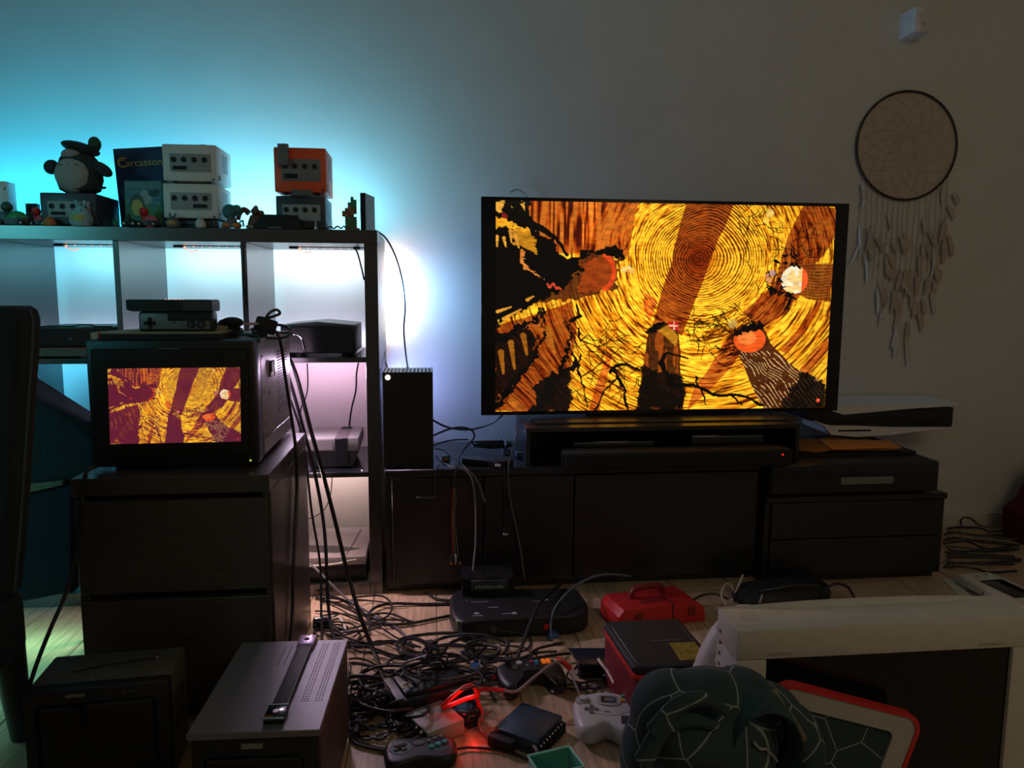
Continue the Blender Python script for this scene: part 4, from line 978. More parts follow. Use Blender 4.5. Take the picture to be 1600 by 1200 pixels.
t = thing('gamepad_box', 'grey box with a cross pad and two round dials on the tan case', 'controller', (x0, -.55, .85))
L = x1 - x0; hh = W(270, 487, -.55).z - .85
box('case', BLK, t, 0, L, 0, .05, 0, hh, .006); box('faceplate', mat('faceplate_grey', (.16, .17, .17), .45, .2), t, .004, L - .004, -.0015, .002, .004, hh - .004, .002)
cx_, cz_ = L * .16, hh * .42
bm = new(); bx(bm, cx_ - .012, cx_ + .012, -.004, 0, cz_ - .004, cz_ + .004, .0008, 1); bx(bm, cx_ - .004, cx_ + .004, -.004, 0, cz_ - .012, cz_ + .012, .0008, 1); obj('cross_pad', bm, BLKM, t)
for x in (.72, .86):
    bm = new(); cyl(bm, (L * x, -.005, hh * .36), (L * x, 0, hh * .36), .0085, .0085, 18); d_ = obj('round_button', bm, BLKM, t); bm = new(); cyl(bm, (L * x, -.0056, hh * .36), (L * x, -.004, hh * .36), .005, .004, 14); obj('button_cap', bm, DGREY, d_)
box('dark_panel', BLKM, t, L * .40, L * .99, -.0022, .001, hh * .52, hh - .001, .001, 1); bm = new(); cyl(bm, (L * .5, -.0026, hh * .45), (L * .5, 0, hh * .45), .002, .002, 8); obj('small_hole', bm, BLKM, t)
box('title_strip', LGREY, t, L * .06, L * .22, -.002, .001, hh * .82, hh * .87, .0004, 1)
x0 = W(197, 478, -.555).x; x1 = W(331, 478, -.555).x; zb_ = .8505 + hh; h3 = W(260, 469, -.555).z - zb_
t = thing('signal_box', 'thin black signal box with a row of orange lights on the gamepad box', 'switch box', (x0, -.556, zb_))
L = x1 - x0; h3 = max(h3, .012)
bm = new(); slab(bm, [(.0, h3), (.0, .004), (.012, .0), (L, .0), (L, h3)], 0, .06, .001, 1, Matrix(((1, 0, 0, 0), (0, 0, 1, 0), (0, 1, 0, 0), (0, 0, 0, 1)))); obj('case', bm, BLK, t)
box('top_plate', mat('satin_plate', (.10, .12, .13), .25, .3, ior=1.8), t, .004, L - .002, .002, .058, h3, h3 + .0012, .0005, 1)
for k in range(7):
    bm = new(); sph(bm, (L * (.44 + k * .035), .012, h3 + .0014), .0014, 8); obj('orange_light', bm, LEDC if k % 2 else LEDW, t)
box('side_grip', DGREY, t, L * .66, L + .001, -.001, .062, .002, h3 - .002, .001, 1)
# black power adapter and black cube adapter
p = W(392, 520, -.50)
t = thing('power_adapter', 'black boxy power adapter tilted on the monitor top', 'adapter', (p.x, -.48, .8340), rot=(0, math.radians(0), .5))
bm = new(); bx(bm, -.002, .042, -.016, .016, .004, .038, .004, 2, Matrix.Rotation(.34, 4, 'Y') @ Matrix.Translation((0, 0, .012))); obj('body', bm, BLKM, t)
bm = new(); cyl(bm, (.036, 0, .022), (.052, 0, .028), .006, .004, 10); obj('strain_relief', bm, BLK, t)
box('rest_foot', BLKM, t, .0, .03, -.012, .012, 0, .012, .001, 1)
p = W(342, 515, -.50)
t = thing('headset_lump', 'rounded black plug bundle lying behind the gamepad box', 'plug', (p.x, -.47, .8335))
bm = new(); sph(bm, (.022, 0, .032), (.026, .018, .013), 14); obj('body', bm, BLKM, t)
bm = new(); sph(bm, (.002, 0, .026), (.013, .012, .014), 10); obj('collar', bm, BLK, t); box('rest_foot', BLKM, t, .005, .04, -.01, .01, 0, .022, .002, 1)
p = W(338, 524, -.48)
t = thing('wooden_block', 'small tan wooden block beside the gamepad box', 'block', (p.x, -.50, .8335))
box('block', TAN, t, -.012, .030, -.012, .014, 0, .026, .003); box('end_cap', LGREY, t, -.010, .0, -.013, .0, .018, .0265, .001, 1)

# ================================================================ RIGHT END OF THE BENCH
cz = .4005
colr = (mat('dark_cover_a', (.015, .017, .022), .5), mat('dark_cover_b', (.022, .018, .018), .55), mat('dark_cover_c', (.012, .018, .018), .45))
PAGES = mat('paper_pages', (.30, .29, .26), .8)
YV = .226
pz = W(1380, 683, YV).z
NM = max(1, int((pz - .006 - cz) / .0108))
for k in range(NM):
    lab = ('lowest', 'second from the bottom', 'third from the bottom', 'fourth from the bottom', 'fifth from the bottom', 'topmost')[k]
    t = thing('magazine', 'dark magazine, %s of the stack under the white console' % lab, 'magazine', (1.32 + .012 * ((k * 3) % 4), .05 + .006 * ((k * 2) % 3), cz + k * .0108), random.uniform(-.03, .03), 'stacked dark magazines')
    L = .47 - .018 * (k > 2) + .006 * (k % 2)
    box('cover', colr[k % 3], t, 0, L, 0, .30, .0095, .0103, .0002, 1); box('pages', PAGES if k > 2 else BLKM, t, .002, L - .002, .002, .298, .0006, .0095); box('cover', colr[(k + 1) % 3], t, 0, L, 0, .30, 0, .0006)
ez = cz + NM * .0108
e0 = [W(x, y, .03) for x, y in ((1252, 668), (1330, 690), (1445, 686))]
t = thing('envelope', 'crumpled amber padded envelope under the white console', 'envelope', (1.33, .055, ez + .001))
AMB = mat('amber_paper', (.62, .28, .05), .6, 0, .15, 12)
bm = new(); rows = []
for j in range(5):
    rows.append([bm.verts.new((-.03 + i * .04 + .012 * math.sin(j * 2.1 + i), -.012 + j * .055 + .010 * math.sin(i * 1.7), .004 + .0035 * math.sin(i * 1.3 + j * 1.1) + .002)) for i in range(12)])
for r0, r1 in zip(rows, rows[1:]):
    for i in range(11): bm.faces.new((r0[i], r0[i + 1], r1[i + 1], r1[i]))
r = bmesh.ops.solidify(bm, geom=list(bm.faces), thickness=.004); obj('sheet', bm, AMB, t, ang=60)
bm = new(); slab(bm, [(.16, .0), (.41, .0), (.44, .12), (.20, .16)], .0085, .0105, .0004, 1); obj('flap', bm, mat('orange_paper', (.70, .26, .04), .6, 0, .12, 12), t)
# white console lying flat
x0 = W(1276, 657, YV).x
t = thing('wing_console', 'white and black winged game console lying flat beside the television', 'console', (x0, YV, pz))
L = W(1493, 650, YV).x - x0
PX = Matrix(((1, 0, 0, 0), (0, 0, 1, 0), (0, 1, 0, 0), (0, 0, 0, 1)))
def Z(py, px=1400): return W(px, py, YV).z - pz
bm = new(); slab(bm, [(.055, Z(663)), (L, Z(669)), (L, Z(639)), (.10, Z(646)), (.02, Z(628)), (-.03, Z(628)), (-.03, Z(655))], .012, .195, .003, 2, PX); obj('core', bm, BLKG, t)
SHE = mat('white_wing_shell', (.66, .68, .70), .4, 0, .03)
def wing(zs, y0, y1, name):
    bm = new(); rows = []
    for yy_ in np.linspace(y0, y1, 5):
        up = .004 * (yy_ - y0) / (y1 - y0)
        rows.append(([bm.verts.new((x, yy_, z + up)) for x, z, th in zs], [bm.verts.new((x, yy_, z + up - th)) for x, z, th in zs]))
    n = len(zs)
    for (A, B), (C_, D_) in zip(rows, rows[1:]):
        for i in range(n - 1): bm.faces.new((A[i], A[i + 1], C_[i + 1], C_[i])); bm.faces.new((B[i], D_[i], D_[i + 1], B[i + 1]))
        bm.faces.new((A[0], C_[0], D_[0], B[0])); bm.faces.new((A[-1], B[-1], D_[-1], C_[-1]))
    for A, B in (rows[0], rows[-1]):
        for i in range(n - 1): bm.faces.new((A[i], B[i], B[i + 1], A[i + 1]))
    return obj(name, bm, SHE, t)
wing([(-.02, Z(628), .003), (.05, Z(630), Z(630) - Z(640)), (.10, Z(632), Z(632) - Z(647)), (.2, Z(632), Z(632) - Z(644)), (.34, Z(631), Z(631) - Z(639.5)), (L, Z(633), .006), (L + .018, Z(632), .003)], .002, .20, 'upper_wing')
wing([(-.004, Z(656), .002), (.03, Z(661), .006), (.06, Z(664), Z(664) - Z(678)), (.16, Z(665), Z(665) - Z(682)), (.28, Z(668), Z(668) - Z(680)), (L - .06, Z(669), .006), (L, Z(670), .002)], .002, .20, 'lower_wing')
box('disc_slot', BLKM, t, .085, .21, -.0005, .004, Z(673), Z(670.5), .0005, 1)

# ================================================================ WALL THINGS
PAINTW = mat('white_fixture', (.60, .60, .58), .5)
q0 = W(1405, 62, WY); q1 = W(1405, 23, WY)
t = thing('wall_sensor', 'small white box fixed high on the wall above the dream catcher', 'sensor', (q0.x, WY, q0.z))
h2 = q1.z - q0.z
bm = new(); bx(bm, 0, .062, -.088, 0, 0, h2, .003); obj('housing', bm, PAINTW, t)
box('mount_plate', PAINTW, t, -.002, .064, -.004, 0, -.003, h2 + .003, .001, 1)
bm = new(); cyl(bm, (.031, -.0895, h2 * .3), (.031, -.087, h2 * .3), .007, .007, 14); obj('lens', bm, LGREY, t)

c = W(1417.5, 228, WY - .012); R1 = (W(1496, 228, WY - .012).x - W(1340, 228, WY - .012).x) / 2; Rz = (W(1417, 143, WY - .012).z - W(1417, 313, WY - .012).z) / 2
dc = thing('dream_catcher', 'round dream catcher with hanging cords and pale feathers on the wall', 'wall hanging', (c.x, WY - .012, c.z))
RING = mat('dark_wound_ring', (.045, .028, .02), .8, 0, .6, 90)
bm = new(); rp_ = [(R1 * math.cos(i / 40 * 2 * math.pi), 0, Rz * math.sin(i / 40 * 2 * math.pi)) for i in range(40)]; tube(bm, rp_, .0042, 7, 2, True); obj('ring', bm, RING, dc)
bm = new()
for k in range(70):
    a = k / 70 * 2 * math.pi + .02; p = Vector((R1 * math.cos(a), 0, Rz * math.sin(a))); q = Vector((R1 * math.cos(a + .04), 0, Rz * math.sin(a + .04)))
    if a % (2 * math.pi) > .0: cyl(bm, p + (q - p) * .2, p + (q - p) * .5, .0055, .0055, 7)
tag(obj('binding', bm, RING, dc), None, kind='stuff')
NET = mat('tan_net_thread', (.42, .345, .29), .85, 0, .2, 60)
bm = new(); nn = 16; prev = [(R1 * .985, i) for i in range(nn)]
rads = [.985, .82, .66, .51, .37, .24, .13]
for j in range(len(rads) - 1):
    for i in range(nn):
        a0 = 2 * math.pi * (i + .5 * (j % 2)) / nn; a1 = 2 * math.pi * (i + .5 * ((j + 1) % 2)) / nn; a2 = a1 + (2 * math.pi / nn if j % 2 == 0 else 0); 
        for b_ in (a0 + math.pi / nn, a0 - math.pi / nn):
            cyl(bm, (R1 * rads[j] * math.cos(a0), 0, Rz * rads[j] * math.sin(a0)), (R1 * rads[j + 1] * math.cos(b_), .001, Rz * rads[j + 1] * math.sin(b_)), .0005, .0005, 4)
tag(obj('web', bm, NET, dc), None, kind='stuff')
# finely woven cloth disc inside the ring
bm = new(); ctr = bm.verts.new((0, .006, 0)); rr_ = [bm.verts.new((R1 * .985 * math.cos(i / 48 * 2 * math.pi), .005, Rz * .985 * math.sin(i / 48 * 2 * math.pi))) for i in range(48)]
for i in range(48): bm.faces.new((ctr, rr_[i], rr_[(i + 1) % 48]))
obj('woven_disc', bm, mat('tan_woven_cloth', (.50, .425, .365), .95, 0, .05, 30), dc)
rr = random.Random(12)
TH = mat('tan_hanging_thread', (.36, .275, .22), .9, 0, .2, 60)
for px in (1352, 1361, 1369, 1378, 1386, 1395, 1404, 1412, 1420, 1428, 1437, 1445, 1454, 1462, 1470, 1479, 1487):
    p = W(px, 228, WY - .012); dx = (p.x - c.x) / R1; dx = max(-.97, min(.97, dx)); zt_ = -Rz * math.sqrt(1 - dx * dx)
    ylen = 500 - abs(px - 1416) * 1.5 + rr.uniform(-18, 10); zb_ = W(px, ylen, WY - .012).z - c.z
    bm = new(); n_ = 7
    tube(bm, [(dx * R1 + rr.uniform(-.004, .004) * (k > 0), .001 + .002 * (k % 2), zt_ + (zb_ - zt_) * k / n_) for k in range(n_ + 1)], .0012, 5, 2); obj('cord', bm, TH, dc)
    for k in range(2):
        q = rr.uniform(.35, .95); bm = new(); sph(bm, (dx * R1, -.002, zt_ + (zb_ - zt_) * q), (.0025, .0025, .004), 8); obj('bead', bm, mat('wood_bead', (.40, .31, .24), .6, 0, .2), dc)
FE = mat('cream_feather', (.56, .54, .49), .9, 0, .10, 60); FE2 = mat('fawn_feather', (.48, .395, .325), .9, 0, .15, 60)
def feather(px, py, L, wd_, ang_, m):
    p = W(px, py, WY - .016); bm = new()
    n_ = 9; Lf = []; Rt = []; Md = []
    for k in range(n_ + 1):
        s_ = k / n_; wv = wd_ * math.sin(math.pi * min(1, s_ * .93 + .04)) ** .7 * (1 - .25 * s_); b_ = .012 * math.sin(s_ * 2.2)
        Md.append((b_, -.004 * math.sin(math.pi * s_), -L * s_)); Lf.append((b_ - wv, .002, -L * s_ - wv * .5)); Rt.append((b_ + wv, .002, -L * s_ - wv * .5))
    A = [bm.verts.new(v) for v in Lf]; B = [bm.verts.new(v) for v in Md]; C_ = [bm.verts.new(v) for v in Rt]
    for k in range(n_): bm.faces.new((A[k], B[k], B[k + 1], A[k + 1])); bm.faces.new((B[k], C_[k], C_[k + 1], B[k + 1]))
    tube(bm, Md, .0007, 4, 1)
    obj('feather', bm, m, dc, mx=Matrix.Translation((p.x - c.x, -.004 + rr.uniform(-.003, .001), p.z - c.z)) @ Matrix.Rotation(ang_, 4, 'Y'), ang=70)
FX = [(rr.uniform(1355, 1482), 0, rr.uniform(.05, .09), rr.uniform(.008, .014), rr.uniform(-.35, .35), FE2) for _ in range(34)]
for a in [(x, rr.uniform(330, 500 - abs(x - 1416) * 1.3), l_, w_, g_, m_) for x, _q, l_, w_, g_, m_ in FX] + list(((1343, 352, .13, .007, .05, FE), (1350, 395, .10, .008, -.15, FE), (1341, 385, .07, .008, .55, FE), (1353, 418, .06, .006, .1, FE), (1371, 450, .10, .010, .02, FE), (1374, 440, .09, .009, -.1, FE2), (1409, 420, .09, .012, .3, FE2), (1408, 440, .07, .010, -.5, FE), (1403, 505, .13, .018, .12, FE), (1407, 500, .11, .014, .35, FE), (1416, 520, .13, .013, -.05, FE), (1420, 500, .09, .012, .2, FE2), (1458, 385, .10, .007, .05, FE), (1459, 415, .09, .006, .35, FE), (1452, 430, .07, .007, .4, FE2), (1456, 455, .09, .013, -.08, FE), (1476, 370, .10, .014, .1, FE2), (1483, 365, .09, .012, -.1, FE2), (1347, 285, .07, .010, .0, FE2), (1352, 300, .06, .010, .3, FE), (1474, 290, .07, .012, .1, FE2), (1482, 320, .06, .012, -.3, FE2), (1478, 345, .07, .012, .3, FE2), (1397, 455, .08, .010, .2, FE2), (1430, 470, .10, .011, -.2, FE2), (1440, 490, .07, .010, .1, FE2), (1385, 400, .07, .010, .1, FE2), (1362, 360, .07, .010, .2, FE2), (1420, 440, .08, .012, -.1, FE2), (1377, 480, .07, .008, .2, FE2), (1490, 300, .05, .012, -.2, FE2), (1425, 420, .07, .011, .4, FE2))):
    feather(*a)

# ================================================================ FLOOR CLUTTER
def floor_frame(name, label, cat, pA, pB, z, group=None):
    """a thing whose front-left and front-right points are seen at pA and pB at height z"""
    a = F(*pA, z); b = F(*pB, z)
    return thing(name, label, cat, (a.x, a.y, 0), math.atan2(b.y - a.y, b.x - a.x), group), (b - a).length

# big black console with a raised rear
t, L = floor_frame('floor_console', 'large black game console with pale marks lying on the floor before the bench', 'console', (713, 1000), (925, 992), 0)
bm = new(); puff(bm, outl([(0, .0), (L * .25, -.002), (L * .7, -.002), (L * .93, .01), (L, .06), (L * .99, .14), (L * .93, .19), (L * .5, .20), (0, .20)], 4), .004, .058, .010); obj('case', bm, BLK, t)
box('raised_rear', BLKG, t, .02, L * .46, .15, .25, .05, .115, .004); box('name_plate', DGREY, t, .045, .155, .147, .151, .078, .107, .001, 1)
pr = mat('pale_print', (.28, .31, .32), .5)
bm = new(); rr = random.Random(3)
for k in range(9): bx(bm, .058 + k * .0095, .0645 + k * .0095, .1462, .1475, .083, .083 + rr.uniform(.006, .011))
tag(obj('plate_marks', bm, pr, t), None, kind='stuff')
bm = new()
for x, y, w_, d_ in ((.03, .12, .004, .004), (.045, .11, .05, .002), (.09, .07, .03, .0025), (.045, .018, .028, .003), (.05, .03, .014, .010), (.125, .025, .03, .0025), (.155, .022, .012, .012), (.22, .10, .03, .0025), (.255, .105, .012, .008)): bx(bm, x, x + w_, y, y + d_, .0578, .0586)
tag(obj('printed_marks', bm, pr, t), None, kind='stuff')
box('corner_plate', mat('green_grey_plate', (.30, .36, .26), .4), t, -.0015, .02, -.004, .0, .03, .056, .001, 1)
bm = new(); cyl(bm, (L * .66, .0, .03), (L * .66, -.005, .03), .010, .009, 16); obj('red_cap', bm, RED, t)
bm = new(); cyl(bm, (L * .27, -.002, .03), (L * .27, -.006, .03), .010, .010, 16); obj('controller_socket', bm, DGREY, t)
for x in (.03, L * .8): box('foot', BLKM, t, x, x + .03, .03, .16, 0, .006)

# red case with handle
t, L = floor_frame('red_case', 'small red plastic carry case with a handle, standing before the TV bench', 'case', (966, 990), (1104, 970), 0)
bm = new(); slab(bm, [(0, 0), (L, 0), (L * .97, .042), (L * .86, .064), (L * .06, .064), (0, .046)], 0, .125, .006, 2, PX); obj('body', bm, RED, t)
bm = new(); tube(bm, [(L * .26, .075, .058), (L * .28, .075, .080), (L * .34, .075, .092), (L * .56, .075, .092), (L * .62, .075, .080), (L * .64, .075, .058)], .009, 8); obj('handle', bm, mat('maroon_plastic', (.22, .012, .02), .45), t)
box('handle_plate', MATS['maroon_plastic'], t, L * .30, L * .60, .03, .05, .059, .067, .002); box('seam', BLKM, t, L * .60, L * .612, -.001, .10, .004, .0652, .0005, 1)
for x in (.18, .78): box('latch', MATS['maroon_plastic'], t, L * x, L * x + .022, -.005, .003, .025, .05, .002, 1)

# black and red tool case
ht = .15
t, L = floor_frame('tool_case', 'black-topped tool case with red sides and a yellow-brown label', 'tool case', (990, 1044), (1125, 1038), ht)
dpt = (F(942, 970, ht) - F(990, 1044, ht)).length
sk = F(942, 970, ht) - F(990, 1044, ht); cs, sn = math.cos(t.rotation_euler.z), math.sin(t.rotation_euler.z)
sx = sk.x * cs + sk.y * sn; sy = -sk.x * sn + sk.y * cs
ol = [(.0, .012), (.012, 0), (L, 0), (L + sx, sy), (sx + .015, sy), (sx, sy - .015)]
bm = new(); slab(bm, [(p[0] * .98 + .002, p[1] * .98 + .002) for p in ol], .0, ht - .032, .004, 2); obj('lower_tray', bm, mat('dark_red_case', (.16, .012, .018), .4), t)
bm = new(); slab(bm, ol, ht - .030, ht - .018, .003, 2); obj('red_band', bm, RED, t)
bm = new(); slab(bm, ol, ht - .018, ht, .007, 3); lid = obj('lid', bm, BLKM, t)
bm = new(); q = [(p[0] * .86 + .012, p[1] * .86 + .012) for p in ol]; tube(bm, [(p[0], p[1], ht) for p in q], .0014, 5, 1, True, False); obj('lid_rim', bm, DGREY, lid)
bm = new(); bx(bm, L * .58, L * .90, sy * .10, sy * .45, ht - .0002, ht + .0008); obj('label_patch', bm, mat('yellow_brown_label', (.22, .17, .03), .5, 0, .5, 60), t)
box('embossed_line', DGREY, t, L * .38, L * .75, sy * .50, sy * .52, ht - .0002, ht + .0006)
box('latch', BLKG, t, L * .3, L * .45, -.006, .003, ht - .05, ht - .012, .002)

# power brick with sticker
t, L = floor_frame('power_brick', 'large black power brick with a pale square sticker amid the cable tangle', 'adapter', (622, 1105), (742, 1074), .045)
box('case', BLK, t, 0, L, .0, .115, .006, .055, .006); box('upper_step', BLK, t, .02, L - .02, .012, .10, .05, .064, .006)
st = box('sticker', mat('cream_sticker', (.55, .52, .42), .6), t, .022, .046, .036, .060, .0636, .0646, .0002, 1)
bm = new(); cyl(bm, (.034, .048, .0640), (.034, .048, .0650), .006, .006, 14); bx(bm, .029, .039, .040, .044, .064, .065); obj('sticker_emblem', bm, mat('brown_ink', (.10, .08, .05), .6), st)
bm = new()
for k in range(6): bx(bm, -.0008, .001, .02 + k * .013, .027 + k * .013, .018, .044)
tag(obj('end_vents', bm, DGREY, t), None, kind='stuff')
bm = new(); cyl(bm, (L, .06, .03), (L + .025, .06, .03), .008, .005, 10); obj('strain_relief', bm, BLKM, t)
for x in (.02, L - .04): box('foot', BLKM, t, x, x + .02, .02, .09, 0, .008)

# grey switch box with plugs in its end
a = F(634, 1113, .036); b = F(668, 1146, .036); e = F(669, 1082, .036)
t = thing('grey_hub', 'small light grey box with black plugs in one end, lying in the tangle', 'hub', (a.x, a.y, 0), math.atan2(b.y - a.y, b.x - a.x))
L = (b - a).length; D_ = (e - a).length
box('case', mat('warm_grey_case', (.36, .36, .34), .5, 0, .06), t, 0, L, 0, D_, .004, .036, .002); box('end_plate', BLKM, t, .002, L - .002, -.002, .002, .005, .034, .001, 1)
for k in range(4):
    x = L * (.16 + .22 * k); bm = new(); cyl(bm, (x, -.002, .022), (x, -.030, .020), .0062, .005, 10); pg = obj('plug', bm, BLKM, t)
    if k > 1: bm = new(); sph(bm, (x, -.006, .031), .0048, 10); obj('metal_stud', bm, SILVER, pg)
for x in (.01, L - .02): box('foot', BLKM, t, x, x + .01, .01, D_ - .01, 0, .006)

# mouse with red glow
p = F(722, 1122, 0)
t = thing('computer_mouse', 'black computer mouse glowing red underneath beside the grey hub', 'mouse', (p.x, p.y, 0), .5)
bm = new(); puff(bm, oval(0, 0, .034, .052, 28, 2.4), .012, .036, .011); obj('shell', bm, BLKG, t)
bm = new(); slab(bm, oval(0, 0, .031, .049, 24, 2.4), .006, .013, .001, 1); obj('base', bm, BLKM, t)
bm = new(); cyl(bm, (-.003, .022, .033), (.003, .022, .033), .008, .008, 14); obj('scroll_wheel', bm, DGREY, t)
REDG = mat('red_glow', (.6, .02, .01), .4, emit=(1, .02, .01), es=3.0)
bm = new(); bx(bm, -.008, .008, -.030, -.020, .0055, .0075); obj('sensor_light', bm, REDG, t)
for y in (-.042, .042): box('skid', BLKM, t, -.012, .012, y - .003, y + .003, 0, .0065)
for nm, (px, py, z), e_ in (('red_light_floor', (742, 1152, .016), .018), ('red_light_loop', (720, 1092, .070), .045), ('red_light_side', (756, 1110, .05), .012)):
    q = F(px, py, z); l = bpy.data.lights.new(nm, 'POINT'); l.color = (1, .02, .015); l.energy = e_; l.shadow_soft_size = .006
    o = bpy.data.objects.new(nm, l); o.location = q; col.objects.link(o)

# six-button style gamepad, front
p = F(657, 1190, .0)
t = thing('gamepad', 'rounded black gamepad with teal round buttons at the bottom of the tangle', 'gamepad', (p.x, p.y, 0), .07)
ol = outl([(-.072, .006), (-.062, .036), (-.035, .043), (0, .036), (.035, .043), (.062, .036), (.074, .004), (.066, -.034), (.040, -.040), (.0, -.030), (-.040, -.042), (-.066, -.034)], 4)
bm = new(); puff(bm, ol[::-1], .002, .030, .010); obj('case', bm, BLK, t)
bm = new(); cyl(bm, (-.040, .006, .0295), (-.040, .006, .0312), .023, .022, 24); dpd = obj('pad_dish', bm, mat('blue_grey_dish', (.10, .17, .21), .3), t)
for a_ in range(4):
    an = a_ * math.pi / 2 + math.pi / 4; bm = new(); sph(bm, (-.040 + .011 * math.cos(an), .006 + .011 * math.sin(an), .0315), (.0062, .0062, .003), 10); obj('pad_lobe', bm, DGREY if a_ != 1 else mat('pink_grey', (.22, .15, .19), .4), dpd)
bm = new(); bx(bm, -.048, -.032, .0035, .0085, .031, .0345, .001, 1); bx(bm, -.0425, -.0375, -.002, .014, .031, .0345, .001, 1); obj('cross_pad', bm, BLKM, t)
TB = mat('teal_button', (.05, .26, .27), .3, 0, .05)
for k, (x, y) in enumerate(((.022, -.002), (.036, .004), (.050, .010), (.018, .018), (.031, .024), (.044, .029))):
    bm = new(); r_ = .0062 if k < 3 else .0044; cyl(bm, (x, y, .029), (x, y, .0335), r_, r_ * .9, 14); obj('round_button', bm, TB if k < 3 else MGREY, t)
bm = new(); bx(bm, .026, .060, -.013, -.010, .0296, .0308, .0005, 1); obj('teal_arc', bm, TB, t)
bm = new(); slab(bm, oval(-.003, .016, .012, .009, 18, 3), .029, .032, .001, 1); obj('start_plate', bm, DGREY, t)
# grips controller with coloured buttons
p = F(828, 1072, .0)
t = thing('grip_controller', 'black two-grip controller with orange, teal and pink buttons behind the navy box', 'gamepad', (p.x, p.y, 0), .12)
ol = outl([(-.075, .035), (-.045, .055), (0, .052), (.045, .055), (.075, .035), (.082, -.01), (.072, -.060), (.052, -.062), (.036, -.012), (.0, -.006), (-.036, -.012), (-.052, -.062), (-.072, -.060), (-.082, -.01)], 4)
bm = new(); puff(bm, ol[::-1], .006, .044, .014); obj('case', bm, BLK, t)
GE = mat('pale_grip_edge', (.25, .33, .33), .3)
for s_ in (-1, 1): bm = new(); tube(bm, [(s_ * .036 - (.0 if s_ > 0 else .0), -.014, .036), (s_ * .050, -.050, .030), (s_ * .060, -.062, .022)], [.005, .003], 7); obj('grip_edge', bm, GE, t)
for x, y, r_, m in ((.040, .030, .006, mat('orange_button', (.80, .20, .02), .35, emit=(1, .22, .02), es=.25)), (.052, .030, .006, MATS['orange_button']), (.040, .020, .006, MATS['orange_button']), (.052, .020, .006, MATS['orange_button']), (.022, .026, .006, TB), (.010, .030, .005, mat('pink_button', (.45, .05, .14), .35)), (.020, .014, .005, mat('blue_button', (.04, .12, .32), .35)), (-.004, .014, .004, MGREY), (-.020, .030, .008, LGREY), (-.035, .012, .009, MGREY)):
    bm = new(); cyl(bm, (x, y, .042), (x, y, .048), r_, r_ * .9, 14); obj('button', bm, m, t)
bm = new(); cyl(bm, (-.048, .030, .043), (-.048, .030, .056), .007, .006, 12); cyl(bm, (-.048, .030, .056), (-.048, .030, .061), .011, .011, 16); obj('thumb_stick', bm, BLKM, t)
for x in (-.06, .06): box('contact_pad', BLKM, t, x - .006, x + .006, -.05, .03, 0, .012)
# navy box with metal port studs
t, L = floor_frame('navy_port_box', 'dark navy flat box with rows of metal studs along its edges', 'hub', (772, 1136), (838, 1160), .034)
NV = mat('navy_box', (.020, .045, .075), .4, 0, .1)
box('case', NV, t, 0, L, 0, .115, .004, .034, .003); box('front_lip', BLKM, t, -.004, L * .55, -.022, .002, .002, .026, .004)
for k in range(9):
    bm = new(); cyl(bm, (L + .006 + .0 * k, .008 + k * .0125, .0), (L + .006, .008 + k * .0125, .022), .005, .005, 10); cap = obj('port_post', bm, BLKM, t); bm = new(); sph(bm, (L + .006, .008 + k * .0125, .0235), .0034, 8); obj('stud', bm, SILVER, cap)
bm = new(); cyl(bm, (L + .012, -.006, .010), (L + .034, .012, .010), .005, .005, 10); obj('gold_plug', bm, GOLD, t)
for x in (.01, L - .02): box('foot', BLKM, t, x, x + .01, .01, .10, 0, .006)

# grey-white controller with small screen
p = F(948, 1140, .0)
t = thing('screen_controller', 'pale grey controller with a small dark screen and four coloured buttons', 'gamepad', (p.x, p.y, 0), -.22)
PG = mat('pale_grey_controller', (.46, .48, .47), .4, 0, .04)
ol = outl([(-.072, .040), (-.045, .068), (0, .075), (.045, .068), (.072, .040), (.072, .0), (.060, -.060), (.035, -.075), (.0, -.050), (-.035, -.075), (-.060, -.060), (-.072, .0)], 4)
bm = new(); puff(bm, ol[::-1], .004, .046, .016); obj('case', bm, PG, t)
bm = new(); slab(bm, oval(0, .022, .056, .044, 30, 2.2), .040, .0475, .002, 2); obj('face_plate', bm, PG, t)
bm = new(); slab(bm, oval(.004, .034, .027, .022, 24, 3), .046, .0495, .001, 1); sc_ = obj('screen_bezel', bm, mat('controller_grey', (.30, .31, .30), .4), t)
box('screen', GLASS, sc_, -.013, .021, .022, .047, .0488, .0502, .001, 1); box('screen_glass', mat('grey_lcd', (.12, .14, .13), .2), sc_, -.006, .014, .027, .041, .050, .0505, .0004, 1)
bm = new(); cyl(bm, (-.052, .030, .044), (-.052, .030, .048), .017, .017, 20); stk = obj('stick_dish', bm, MATS['controller_grey'], t); bm = new(); cyl(bm, (-.052, .030, .047), (-.052, .030, .055), .010, .009, 16); obj('thumb_stick', bm, PG, stk)
bm = new()
for x, y in ((-.011, 0), (.011, 0), (0, .011), (0, -.011)): cyl(bm, (-.034 + x, -.004 + y, .045), (-.034 + x, -.004 + y, .0505), .0048, .0042, 10)
bx(bm, -.045, -.023, -.0065, -.0015, .045, .049, .0006, 1); bx(bm, -.0365, -.0315, -.015, .007, .045, .049, .0006, 1); obj('cross_pad', bm, MGREY, t)
for x, y, m in ((.036, .052, mat('green_button', (.02, .30, .08), .35)), (.052, .046, mat('blue_button', (.04, .12, .32), .35)), (.034, .036, mat('amber_button', (.65, .32, .02), .35)), (.050, .030, mat('pink_red_button', (.60, .03, .12), .35))):
    bm = new(); cyl(bm, (x, y, .044), (x, y, .0515), .0056, .005, 14); obj('button', bm, m, t)
box('memory_slot', BLKM, t, .028, .066, -.052, -.018, .042, .0475, .003, 2); bm = new(); slab(bm, [(-.006, -.012), (.006, -.012), (0, -.004)], .046, .050, .0005, 1); obj('start_button', bm, LGREY, t)
